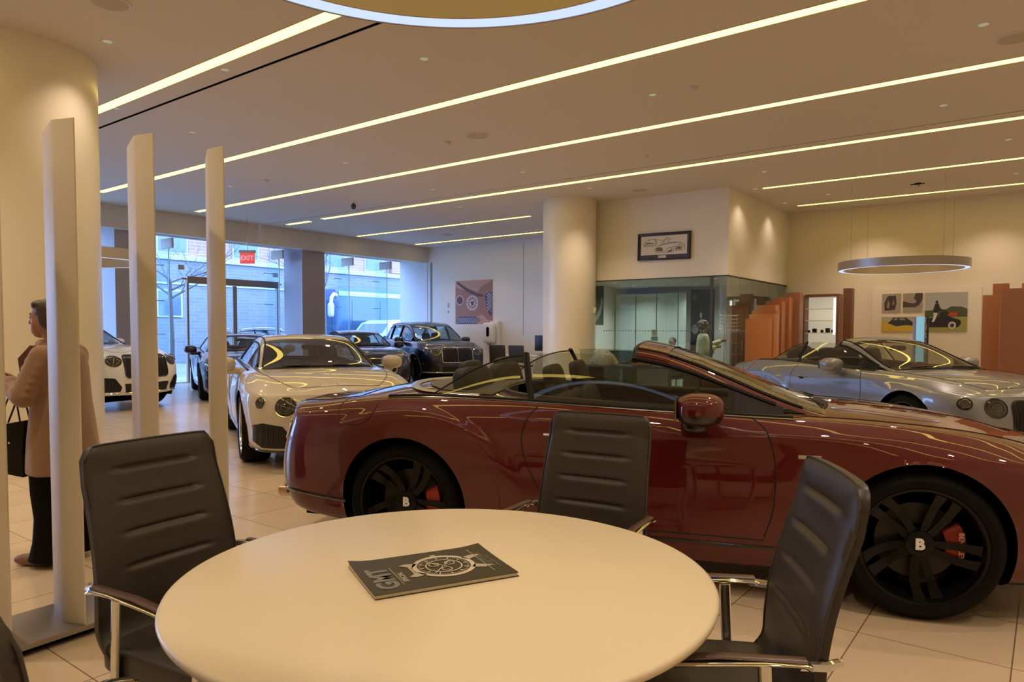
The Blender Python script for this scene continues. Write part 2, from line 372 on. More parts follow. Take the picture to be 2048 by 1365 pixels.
# ------------------------------------------------------------------ shop front
WG = glassm('window_glass', (.90, .96, 1.0), .6)
FINM = glassm('glass_fin', (.86, .95, 1.0), .7)
STEEL = pbr('brushed_steel', (.55, .53, .50), .3, .9)
YG = 19.12
wx = [8.95, 9.7, 11.1, 13.3, 13.7]
k = 1
for a, b in [(-3, 1.0), (1.0, 4.0), (4.0, 6.8), (6.8, 8.3), (9.0, 10.35), (13.3, 13.66), (15.1, 16.22), (16.22, 17.6), (17.6, 18.85)]:
    f = empty('window_%d' % k, ((a+b)/2, YG, 0)); f['kind'] = 'structure'; k += 1
    MB().box(a-(a+b)/2+.01, b-(a+b)/2-.01, 0, .012, .02, 3.98).build('pane', WG, f)
f = empty('window_%d' % k, (11.84, YG, 2.94)); f['kind'] = 'structure'
MB().box(-1.49, 1.46, 0, .012, 0, 1.04).build('pane', WG, f)
MB().box(X0, X1+.5, YG-.03, YG+.04, 3.98, 4.04).box(X0, 10.35, YG-.02, YG+.03, 0, .03).box(13.3, 18.9, YG-.02, YG+.03, 0, .03).build('trim_3', pbr('header_white', (.85, .86, .88), .5), kind='structure')
# glass fins with patch fittings
fl_ = 0
for x, nm in ((9.6, 'left of the glass doors'), (12.95, 'right of the glass doors'), (15.62, 'in front of the parked bus'), (17.3, 'in front of the white van')):
    t = empty('glass_fin', (x, 18.8, 0), 0, 'tall upright glass fin '+nm, 'glass fin', 'glass fins of the shop front')
    MB().box(-.008, .008, -.28, .30, .02, 3.86).build('fin', FINM, t)
    MB().box(-.012, .012, -.30, -.28, .02, 3.6).build('fin_edge', pbr('fin_edge_pale', (.45, .72, .85), .3), t)  # pale strip: sky brightness of the glass edge put into its colour
    MB().box(-.03, .03, -.50, .06, 3.60, 3.86).build('head_bracket', pbr('bracket_grey', (.50, .47, .43), .5), t, bevel=.006)
    for z in (1.35, 2.25, 3.2):
        m = MB()
        for s_ in (-1, 1): m.tube([(0, .27, z), (s_*.13, .27, z)], .012, 6); m.tube([(s_*.13, .25, z), (s_*.13, .31, z)], .02, 8)
        m.build('clamp', STEEL, t)
for x, z, nm in ((10.22, 3.12, 'left of the doors'), (13.2, 3.1, 'right of the doors')):
    box('patch_fitting', x-.09, x+.09, YG-.08, YG, z, z+.13, pbr('bracket_grey', (.5, .47, .43), .5), bevel=.01, label='small square steel patch fitting on the glass above and '+nm, cat='bracket')
# entrance doors
dr = empty('door_1', (11.84, YG-.02, 0)); dr['kind'] = 'structure'
BRZ = pbr('bronze_frame', (.30, .25, .22), .45, .5)
MB().box(-1.47, 1.46, -.09, .06, 2.76, 2.95).box(-1.62, 1.6, -.03, .03, 2.86, 2.90).build('transom', BRZ, dr, bevel=.006)
MB().box(-1.47, -1.41, -.05, .05, 0, 2.76).box(1.40, 1.46, -.05, .05, 0, 2.76).build('door_frame', BRZ, dr, bevel=.005)
for s_, nm in ((-1, ''), (1, '')):
    lf = MB().box(min(0, s_*1.40)+.01, max(0, s_*1.40)-.01, -.012, .0, .01, 2.75).build('door_leaf', WG, dr)
    MB().box(s_*.01-.0, s_*.06, -.03, .02, .01, 2.75).build('door_stile', BRZ, lf)
    MB().tube([(s_*.14, -.07, .9), (s_*.14, -.07, 1.5)], .014, 8).build('door_handle', STEEL, lf, smooth=True)
PMX0, PMX1, PLX0, PLX1 = 13.37, 14.20, 8.0, 8.46
PIL = pbr('pillar_grey_violet', (.40, .36, .39), .6)
box('pillar_window_middle', PMX0, PMX1, 17.96, 18.86, 0, 4.02, PIL, kind='structure')
box('pillar_window_left', PLX0, PLX1, 17.96, 18.86, 0, 4.02, PIL, kind='structure')
MB().box(X1+.35, X1+.5, 17.7, 19.15, 0, 4.02).box(X1, X1+.5, 17.70, 17.72, 0, 4.02).build('wall_window_return', WALLW, kind='structure')
box('trim_4', X1-.03, X1-.01, 17.5, 17.56, 0, 3.87, pbr('joint_grey', (.3, .3, .33), .6), kind='structure')
# exit sign
t = empty('exit_sign', (10.8, 16.8, 3.2), -PI*.3, 'red exit sign hanging on a thin rod before the entrance doors', 'exit sign')
MB().box(-.19, .19, -.025, .025, 0, .30).build('case', pbr('exit_case', (.75, .12, .12), .4, emit=(1, .10, .12), es=.55), t, bevel=.006)
MB().box(-.21, .21, -.04, .04, .28, .35).build('canopy', pbr('bracket_grey', (.5, .47, .43), .5), t, bevel=.006)
MB().tube([(0, 0, .35), (0, 0, HC-3.2)], .008, 6).build('rod', STEEL, t)
text('lettering', 'EXIT', .17, pbr('exit_letters', (.9, .55, .6), .5, emit=(1, .5, .6), es=.5), Matrix.Translation((0, -.027, .14)) @ Matrix.Rotation(PI/2, 4, 'X'), t, bold=.004)
# ------------------------------------------------------------------ end wall things
E_ = X1
def wallplane(x, y, z): return (Vector((x, y, z)), Vector((0, -1, 0)), Vector((0, 0, 1)), Vector((-1, 0, 0)))
t = empty('car_poster', (E_-.02, 15.56, 1.71), 0, 'large frameless poster of a bronze car front with round lamps, on the white end wall', 'poster')
BR1 = pbr('poster_bronze', (.34, .17, .13), .5); BR2 = pbr('poster_bronze_light', (.52, .32, .26), .5); BR3 = pbr('poster_bronze_dark', (.12, .05, .045), .5)
NAVY = pbr('poster_navy_mesh', (.05, .07, .20), .5); SILV = pbr('poster_silver', (.62, .62, .70), .5)
pl = (Vector((0, .80, 0)), Vector((0, -1, 0)), Vector((0, 0, 1)), Vector((-1, 0, 0)))
MB().box(-.012, .018, -.80, .80, 0, 1.46).build('poster_board', BR1, t)
m = MB(); flat(m, pl, [(.0, 1.46), (0, 1.25), (.45, 1.12), (.9, .98), (1.15, 1.25), (1.6, 1.42), (1.6, 1.46)], .013); flat(m, pl, [(.95, .25), (1.2, .3), (1.45, .1), (1.6, .12), (1.6, .0), (1.0, 0), (1.15, .12)], .013); m.build('bonnet_print', BR2, t)
m = MB(); flat(m, pl, [(.1, 1.44), (.55, 1.2), (1.0, 1.02), (1.28, .95), (1.22, .90), (.95, .92), (.5, 1.1), (.05, 1.38)], .016); m.build('shut_line_print', BR3, t)
m = MB(); flat(m, pl, [(1.6, 1.1), (1.45, 1.05), (1.30, .92), (1.38, .55), (1.5, .3), (1.6, .28)], .016); flat(m, pl, rrect(.52, .12, .44, .115, .09), .016); m.build('grille_print', NAVY, t)
m = MB()
for i in range(9):
    a = .1+.095*i; flat(m, pl, [(a, .03), (a+.015, .03), (a+.11, .21), (a+.095, .21)], .019, .001); flat(m, pl, [(a+.095, .03), (a+.11, .03), (a+.015, .21), (a, .21)], .019, .001)
for i in range(6):
    z = .4+.1*i; flat(m, pl, [(1.40, z), (1.6, z+.18), (1.6, z+.20), (1.40, z+.02)], .019, .001); flat(m, pl, [(1.40, z+.15), (1.6, z-.03), (1.6, z-.01), (1.40, z+.17)], .019, .001)
for (cx, cz, r) in ((.76, .70, .255), (.20, .80, .17)):
    for i in range(28):
        a = 2*PI*i/28; b = 2*PI*(i+1)/28
        flat(m, pl, [(cx+r*math.cos(a), cz+r*math.sin(a)), (cx+r*math.cos(b), cz+r*math.sin(b)), (cx+r*.86*math.cos(b), cz+r*.86*math.sin(b)), (cx+r*.86*math.cos(a), cz+r*.86*math.sin(a))], .019, .001)
for i in range(12):
    a = 2*PI*i/12+.2; flat(m, pl, ell(.76+.185*math.cos(a), .70+.185*math.sin(a), .028, .028, 8), .019, .001)
flat(m, pl, ell(.76, .70, .12, .12, 20), .019, .001); m.build('headlamp_print', SILV, t)
m = MB(); flat(m, pl, ell(.20, .80, .12, .12, 20), .021, .001); flat(m, pl, [(.68, .76), (.84, .76), (.82, .62), (.72, .62)], .021, .001); m.build('lamp_centre_print', BR3, t)
# plinth + wall charger
t = empty('wall_plinth', (E_-.14, 15.5, 0), 0, 'low white boxed plinth along the end wall under the bronze car poster', 'plinth')
MB().box(0, .13, -.78, .95, 0, 1.69).build('panel', WALLW, t)
t = empty('charger_pillar', (E_-.18, 14.55, 0), 0, 'white upright panel carrying the wall charger, right of the bronze poster', 'panel')
MB().box(0, .17, -.16, .16, 0, 1.78).build('panel', WALLW, t, bevel=.01)
t = empty('wall_charger', (E_-.19, 14.66, 1.08), 0, 'white rounded wall charger box with black oval window', 'charger')
MB().sq((-.11, 0, .33), (.10, .24, .33), .35, .5).build('housing', pbr('charger_white', (.8, .8, .8), .3), t, smooth=True)
MB().prism(rrect(0, 0, .06, .16, .058), 0, .012, M=Matrix.Translation((-.205, -.02, .36)) @ Matrix.Rotation(-PI/2, 4, 'Y') @ Matrix.Rotation(PI/2, 4, 'Z')).build('oval_window', GLOSSBLACK, t)
MB().tube([(-.1, -.1, .02), (-.12, -.05, -.06), (-.1, .05, -.05), (-.08, .1, .02)], .012, 8).build('cable', BLACK, t)
for z, nm, zz in ((2.26, 'upper', .18), (2.08, 'lower', .09)):
    box('wall_switch', E_-.012, E_, 16.68, 16.74, z, z+zz, pbr('switch_grey', (.35, .36, .4), .5), label='small grey wall switch on the end wall left of the poster, '+nm, cat='switch')
box('trim_5', E_-.004, E_, 13.485, 13.505, 1.3, 4.3, pbr('joint_grey', (.3, .3, .33), .6), kind='structure')
t = empty('column_switch', (13.29, 8.55, 1.95), .65, 'small pale wall box on the right flank of the far round column', 'switch')
ang = math.radians(-78); t.location = (13.82+.60*math.cos(ang), 8.79+.60*math.sin(ang), 1.93); t.rotation_euler = (0, 0, ang)
MB().box(-.01, .03, -.05, .05, -.07, .07).build('plate', pbr('switch_cream', (.75, .68, .5), .5), t, bevel=.005); MB().box(.03, .045, -.015, .015, -.02, .05).build('toggle', WHITEP, t)
# ================================================================== CARS
# car frame: x forward from the rear axle, y to the car's left, z up
def bsp(P, ph0, ph1, ns, periodic=False):
    """uniform cubic B-spline of an array along axis 0; ph0/ph1 phantom rows; ns list of samples per segment"""
    P = np.asarray(P, float)
    Q = np.concatenate([P[-1:], P, P[:2]]) if periodic else np.concatenate([[ph0], P, [ph1]])
    out = []; nseg = len(P) if periodic else len(P)-1
    for i in range(nseg):
        n = ns[i] if isinstance(ns, (list, tuple)) else ns
        last = (i == nseg-1 and not periodic)
        for k in range(n+(1 if last else 0)):
            t = k/n; b = [(1-t)**3/6, (3*t**3-6*t**2+4)/6, (-3*t**3+3*t**2+3*t+1)/6, t**3/6]
            out.append(sum(b[j]*Q[i+j] for j in range(4)))
    return np.array(out)
def lerp(a, b, t): return a+(b-a)*t
GT = [  # x, zb, wl, wm, wh, ysh, zsh, yed, zed, zc
 (-.72, .22, .90, .93, .925, .87, .92, .76, .965, 1.00),
 (-.45, .20, .93, .965, .965, .905, .945, .80, 1.0, 1.05),
 (-.15, .18, .94, .98, .98, .915, .955, .82, 1.03, 1.09),
 (.15, .16, .94, .985, .98, .915, .955, .83, 1.04, 1.095),
 (.5, .15, .935, .965, .955, .90, .95, .83, 1.035, 1.07),
 (.9, .15, .93, .94, .93, .885, .945, .83, 1.025, 1.04),
 (1.4, .15, .925, .925, .915, .88, .935, .82, 1.005, 1.02),
 (1.9, .15, .925, .93, .92, .885, .935, .82, .99, 1.01),
 (2.3, .16, .93, .95, .94, .895, .93, .81, .985, 1.01),
 (2.6, .17, .935, .97, .96, .895, .915, .79, .975, 1.005),
 (2.85, .18, .94, .975, .965, .89, .89, .77, .955, .985),
 (3.1, .18, .925, .96, .95, .865, .865, .73, .925, .96),
 (3.35, .18, .88, .91, .90, .80, .83, .66, .88, .925),
 (3.55, .18, .80, .83, .815, .70, .79, .56, .83, .875)]
ENDF = [(3.68, .84), (3.75, .58), (3.77, .28), (3.772, 0)]
ENDR = [(-1.095, 0), (-1.09, .28), (-1.07, .58), (-1.01, .82), (-.90, .945)]
def fx(z):  # front fascia lean
    return float(np.interp(z, [.15, .30, .50, .66, .76, .84, .95], [-.08, -.01, 0, -.015, -.06, -.14, -.22]))
def rx(z):
    return float(np.interp(z, [.15, .26, .36, .48, .62, .80, .88, .93, .97, 1.1], [.18, .10, .01, 0, .015, .075, .105, .07, .03, .03]))
def ringpts(r, sc=1., xx=None, wF=0., wR=0., zcap=None):
    x, zb, wl, wm, wh, ysh, zsh, yed, zed, zc = r
    P = [(0, zb), (wl*.62, zb), (wl-.06, zb+.01), (wl-.005, zb+.05), (wl, zb+.16), (lerp(wl, wm, .5), .46), (wm, .62), (wh, .79),
         (lerp(wh, ysh, .55), lerp(.79, zsh, .62)), (ysh, zsh), (lerp(ysh, yed, .6), lerp(zsh, zed, .68)), (yed, zed), (yed-.13, lerp(zed, zc, .25)), (yed*.5, lerp(zed, zc, .75)), (0, zc)]
    out = []
    for (y, z) in P:
        X = (xx if xx is not None else x)
        out.append((X+wF*fx(z)+wR*rx(z), y*sc, z))
    return out
def bodynet():
    rows = []
    r0 = list(GT[0])
    for (x, s) in ENDR:
        r = list(r0); k = (x+.72)/(-.375); r[1] = .24; r[8] = lerp(.965, .945, k); r[9] = lerp(1.0, .965, k); r[6] = lerp(.92, .90, k)
        rows.append(ringpts(r, s, x, 0, min(1, (-.80-x)/.2 if x < -.8 else 0)))
    for r in GT:
        rows.append(ringpts(r, 1, None, max(0, (r[0]-3.2)/.5)**1.3 if r[0] > 3.2 else 0, 0))
    rl = list(GT[-1])
    for i, (x, s) in enumerate(ENDF):
        r = list(rl); k = (i+1)/4; r[8] = lerp(.83, .79, k); r[9] = lerp(.875, .835, k); r[6] = lerp(.79, .765, k); r[1] = .19
        rows.append(ringpts(r, s, x, 1, 0))
    return np.array(rows)
def suvmap(P):
    P = P.copy(); x = P[..., 0]; z = P[..., 2]
    P[..., 0] = np.interp(x, [-1.1, 0, 2.851, 3.77], [-1.18, 0, 2.995, 3.93])
    P[..., 2] = np.interp(z, [0, .15, .46, .62, .79, .93, 1.1], [0, .24, .58, .76, .97, 1.13, 1.25])
    P[..., 1] *= 1.015
    return P
CAN_GT = [(-1.0, .50, .955, .40, .955, .96), (-.80, .66, .985, .50, .995, 1.005), (-.5, .74, 1.01, .53, 1.085, 1.11), (-.15, .785, 1.03, .55, 1.20, 1.235), (.25, .80, 1.035, .57, 1.295, 1.335),
          (.7, .805, 1.025, .58, 1.345, 1.40), (1.1, .80, 1.01, .585, 1.35, 1.41), (1.5, .79, .995, .575, 1.32, 1.375), (1.80, .775, .985, .61, 1.21, 1.27), (2.1, .755, .98, .665, 1.075, 1.145), (2.35, .73, .975, .70, .99, 1.045), (2.55, .70, .965, .69, .96, 1.0)]
CAN_SUV = [(-1.12, .70, 1.10, .58, 1.12, 1.14), (-1.0, .74, 1.13, .60, 1.38, 1.42), (-.75, .78, 1.15, .61, 1.58, 1.63), (-.3, .82, 1.16, .62, 1.67, 1.72), (.3, .83, 1.15, .63, 1.70, 1.755), (.8, .83, 1.14, .63, 1.70, 1.76),
           (1.2, .83, 1.13, .63, 1.67, 1.735), (1.6, .82, 1.12, .625, 1.60, 1.67), (1.95, .80, 1.115, .67, 1.43, 1.49), (2.25, .78, 1.11, .715, 1.25, 1.31), (2.5, .76, 1.10, .735, 1.14, 1.19), (2.7, .73, 1.09, .72, 1.10, 1.13)]
def canopy(tab):
    rows = []
    for (x, yb, zb, yr, zr, zc) in tab:
        h = zr-zb
        rows.append([(x, yb+.015, zb-.03), (x, yb, zb), (x, lerp(yb, yr, .33), zb+h*.40), (x, lerp(yb, yr, .72), zb+h*.76), (x, yr+.008, zr-.012), (x, yr-.045, lerp(zr, zc, .42)+.004), (x, yr*.55, lerp(zr, zc, .84)), (x, 0, zc)])
    A = np.array(rows)
    ns = [max(3, int((A[i+1, 0, 0]-A[i, 0, 0])/.035)) for i in range(len(A)-1)]
    U = bsp(A, 2*A[0]-A[1], 2*A[-1]-A[-2], ns)
    B = U.transpose(1, 0, 2); ph1 = B[-2].copy(); ph1[:, 1] *= -1
    nv = 6
    V = bsp(B, 2*B[0]-B[1], ph1, nv)           # (nv pts, nu, 3)
    xs = U[:, 0, 0]
    return V.transpose(1, 0, 2), xs, nv       # [u, v, 3]
def gridfaces(nu, nv, off=0): return [(off+i*nv+j, off+i*nv+j+1, off+(i+1)*nv+j+1, off+(i+1)*nv+j) for i in range(nu-1) for j in range(nv-1)]
def sheet(name, G, mat, parent, mirror=True, flip=False, off=0., **k):
    """grid patch of the right side (positive y) plus its mirror, in one mesh"""
    G = np.array(G); nu, nv = G.shape[:2]
    if off:
        du = np.gradient(G, axis=0); dv = np.gradient(G, axis=1); N = np.cross(dv, du); N /= (np.linalg.norm(N, axis=2, keepdims=True)+1e-9)
        if N[nu//2, nv//2, 2] < 0 or (abs(N[nu//2, nv//2, 2]) < .3 and N[nu//2, nv//2, 1] < 0): N = -N
        G = G+N*off
    V = list(map(tuple, G.reshape(-1, 3))); F = gridfaces(nu, nv)
    if mirror:
        n = len(V); V += [(x, -y, z) for x, y, z in V]; F += [(n+a, n+d, n+c, n+b) for a, b, c, d in F]
    o = mobj(name, V, F, mat, parent, True, **k)
    bm = bmesh.new(); bm.from_mesh(o.data); bmesh.ops.remove_doubles(bm, verts=bm.verts, dist=1e-5); bmesh.ops.recalc_face_normals(bm, faces=bm.faces); bm.to_mesh(o.data); bm.free()
    return o
CARDATA = {}
def carbody(suv):
    if suv in CARDATA: return CARDATA[suv]
    A = bodynet()
    if suv: A = suvmap(A)
    nr = A.shape[1]
    ns = []
    for i in range(len(A)-1):
        d = np.abs(A[i+1, :, 0]-A[i, :, 0]).max(); ns.append(max(6, int(d/.028)))
    p0 = A[1].copy(); p0[:, 1] *= -1; p1 = A[-2].copy(); p1[:, 1] *= -1
    # keep ends wrapping through the centre plane
    U = bsp(A, p0, p1, ns)
    right = U; left = U[:, ::-1][:, 1:-1].copy(); left[..., 1] *= -1
    R = np.concatenate([right, left], 1).transpose(1, 0, 2)      # ring, u, 3
    S = bsp(R, None, None, 5, periodic=True)                      # ring*5, u, 3
    # B-spline start offset: sample k*5 sits on track k
    X_, Y_, Z_ = S[..., 0], S[..., 1], S[..., 2]
    kx = (2.995/2.851) if suv else 1.; zk = 1.2 if suv else 1.
    side = np.clip((np.abs(Y_)-.55)/.2, 0, 1)
    # haunch over the rear wheel, with a crisp outer edge
    e = np.sqrt(((X_-.02*kx)/(.80*kx))**2+((Z_/zk-.36)/.625)**2)
    ang_ = np.arctan2((Z_/zk-.36)/.625, (X_-.02)/.80)
    env = np.clip((ang_-.15)/.5, 0, 1)*np.clip((2.6-ang_)/.6, 0, 1)
    h1 = .016*np.clip((1.0-e)/.045, 0, 1)*env*np.clip((e-.55)/.3, 0, 1)
    # wing line running from the lamps into the door
    zc_ = np.interp(X_/kx, [.9, 1.6, 2.2, 2.8, 3.2, 3.6], [.80, .86, .895, .90, .86, .80])*zk-(.06 if suv else 0)
    ev = np.clip((X_/kx-1.2)/.7, 0, 1)*np.clip((3.55-X_/kx)/.3, 0, 1)
    d_ = (Z_-zc_); h2 = .010*np.exp(-np.where(d_ > 0, d_/.022, d_/.055)**2)*ev
    S = S.copy(); S[..., 1] += np.sign(Y_)*(h1+h2)*side
    n, m = S.shape[:2]; V = S.reshape(-1, 3)
    F = [(i*m+j, i*m+j+1, ((i+1) % n)*m+j+1, ((i+1) % n)*m+j) for i in range(n) for j in range(m-1)]
    bvh = BVHTree.FromPolygons([Vector(v) for v in V], F)
    CARDATA[suv] = (V, F, bvh, n, m); return CARDATA[suv]
def hit(bvh, o, d):
    h = bvh.ray_cast(Vector(o), Vector(d).normalized())
    return (h[0], h[1]) if h[0] is not None else (None, None)
def outward(nrm, d): return nrm if nrm.dot(Vector(d)) < 0 else -nrm
def conf_pts(bvh, pts, fn, d, off):
    out = []
    for p in pts:
        h, nn = hit(bvh, fn(p), d)
        if h is None:
            if out: out.append(out[-1])
            continue
        out.append(h+outward(nn, d)*off)
    return out
def conf_disc(mb, bvh, fn, d, rx_, ry_, c, off, dome=0., rings=5, n=32, mi=0, se=1.):
    V = []; F = []
    for i in range(rings+1):
        f = i/rings
        for j in range(n):
            a = 2*PI*j/n; ca, sa = math.cos(a), math.sin(a)
            px = c[0]+rx_*f*math.copysign(abs(ca)**se, ca); py = c[1]+ry_*f*math.copysign(abs(sa)**se, sa)
            h, nn = hit(bvh, fn((px, py)), d)
            if h is None: h, nn = (Vector(V[-1]), Vector(d)*-1) if V else (Vector(fn((px, py))), Vector(d)*-1)
            V.append(h+outward(nn, d)*(off+dome*(1-f*f)))
    for i in range(rings):
        for j in range(n): F.append((i*n+j, i*n+(j+1) % n, (i+1)*n+(j+1) % n, (i+1)*n+j))
    mb.add(V, F, mi); return V[-n:]
def conf_poly(mb, bvh, fn, d, poly, off, res=14, mi=0):
    """fill a (convex-ish) outline by a fan of radial strips that hug the body"""
    cx = sum(p[0] for p in poly)/len(poly); cy = sum(p[1] for p in poly)/len(poly); dense = []
    for i in range(len(poly)):
        a, b = poly[i], poly[(i+1) % len(poly)]; L_ = math.hypot(a[0]-b[0], a[1]-b[1]); k = max(1, int(L_/.03))
        dense += [(lerp(a[0], b[0], q/k), lerp(a[1], b[1], q/k)) for q in range(k)]
    n = len(dense); V = []; F = []; rings = 8
    for i in range(rings+1):
        f = max(.001, i/rings)
        for p in dense:
            q = (cx+(p[0]-cx)*f, cy+(p[1]-cy)*f); h, nn = hit(bvh, fn(q), d)
            if h is None: h, nn = (Vector(V[-1]), -Vector(d)) if V else (Vector(fn(q)), -Vector(d))
            V.append(h+outward(nn, d)*off)
    for i in range(rings):
        for j in range(n): F.append((i*n+j, i*n+(j+1) % n, (i+1)*n+(j+1) % n, (i+1)*n+j))
    mb.add(V, F, mi); return V[-n:]
def wheel_proto(style, rt=.374, wt=.30):
    """wheel standing in the xz plane, outer face towards -y; origin at the hub"""
    Mx = Matrix.Rotation(PI/2, 4, 'X')   # lathe z -> -y
    t = MB().lathe([(.285, -.12), (.300, -wt/2), (.335, -wt/2-.004), (.358, -wt/2+.02), (rt, -wt/2+.05), (rt, wt/2-.05), (.358, wt/2-.02), (.335, wt/2+.004), (.300, wt/2), (.285, .12), (.285, -.12)], 64, M=Mx)
    # tread grooves
    tire = t.build('tire', RUBBER, None, smooth=True, auto=50)
    rm = {'black': pbr('rim_gloss_black', (.004, .004, .005), .25, 0., coat=.12, spec=.2), 'silver': pbr('rim_silver', (.42, .42, .45), .22, .9), 'dark': pbr('rim_dark', (.03, .03, .035), .2, .6)}[style]
    m = MB()
    m.lathe([(.286, .13), (.278, .12), (.262, .02), (.255, -.1), (.268, -.12), (.286, -.13)], 64, M=Mx)
    m.lathe([(.286, wt/2-.018), (.293, wt/2-.008), (.280, wt/2-.012), (.270, wt/2-.04), (.262, .02)], 64, M=Mx)
    m.lathe([(.0001, .085), (.05, .085), (.066, .078), (.075, .055), (.075, .0)], 32, M=Mx)
    ns = 10
    for k in range(ns):
        a = 2*PI*k/ns; tw = .33 if k % 2 else -.02
        secs = []
        for q in range(9):
            f = q/8; r = .055+(.272-.055)*f; an = a+tw*f**1.4*(1 if k % 2 else 1)+(.16 if k % 2 else 0)*(1-f)
            wd = lerp(.020, .017, f)*(1+.6*f**3); y = -.075-.035*f**1.5+.02*math.sin(PI*f); th = .03
            c = Vector((r*math.cos(an), 0, r*math.sin(an))); e = Vector((-math.sin(an), 0, math.cos(an)))
            sk = .008
            secs.append([c-e*wd+Vector((0, y+sk, 0)), c+e*wd+Vector((0, y-.002, 0)), c+e*wd*.8+Vector((0, y+th, 0)), c-e*wd*.8+Vector((0, y+th, 0))])
        m.loft(secs)
    rim = m.build('rim', rm, tire, smooth=True, auto=35)
    d = MB().lathe([(.09, .0), (.195, .0), (.195, -.03), (.09, -.03)], 48, M=Mx)
    d.build('brake_disc', pbr('brake_disc', (.045, .042, .04), .45, .7), tire, smooth=True, auto=30)
    MB().lathe([(.0001, .088), (.038, .088), (.042, .08)], 24, M=Mx).build('hub_cap', pbr('hub_black', (.004, .004, .004), .5, spec=.2), tire, smooth=True)
    return tire
def caliper(parent, front_sign, red):
    secs = []
    for q in range(9):
        a = -.55+1.1*q/8; c0, c1 = .125, .215
        f = 1-abs(q/4-1)**4*.5
        secs.append([(c0*math.cos(a), -.045*f-.005, c0*math.sin(a)), (c1*math.cos(a), -.045*f-.005, c1*math.sin(a)), (c1*math.cos(a), .04, c1*math.sin(a)), (c0*math.cos(a), .04, c0*math.sin(a))])
    m = MB(); m.loft(secs); o = m.build('brake_caliper', pbr('caliper_red', (.42, .03, .015), .35, coat=.3) if red else pbr('caliper_black', (.02, .02, .02), .4), parent, smooth=True, auto=35, bevel=.006)
    o.rotation_euler = (0, 0 if front_sign > 0 else PI, 0)
    return o
WHEELS = {}
BADGE = pbr('badge_silver', (.72, .66, .52), .3, .3, emit=(.9, .8, .6), es=.12)  # slight glow put into the badge colour, it is no lamp
def put_wheel(car, x, y, z, style, side, badge, red, front, suv):
    if style not in WHEELS: WHEELS[style] = wheel_proto(style); w = WHEELS[style]
    else: w = copytree(WHEELS[style])
    w.parent = car; w.location = (x, y, z); s = 1.03 if suv else 1.0
    w.scale = (s, 1, s); w.rotation_euler = (0, 0, 0 if side < 0 else PI); w.name = 'wheel'
    if badge:
        me = text('hub_badge', 'B', .075, BADGE, Matrix.Translation((0, -.0895, 0)) @ Matrix.Rotation(PI/2, 4, 'X'), w, bold=.004, depth=.0015)
        c = caliper(w, 1 if front else 1, red)
        if front:
            cl = text('caliper_lettering', 'BENTLEY', .034, pbr('caliper_letters', (.75, .35, .28), .5), Matrix.Translation((.19, -.057, 0)) @ Matrix.Rotation(PI/2, 4, 'X') @ Matrix.Rotation(-PI/2, 4, 'Z'), w, bold=.001)
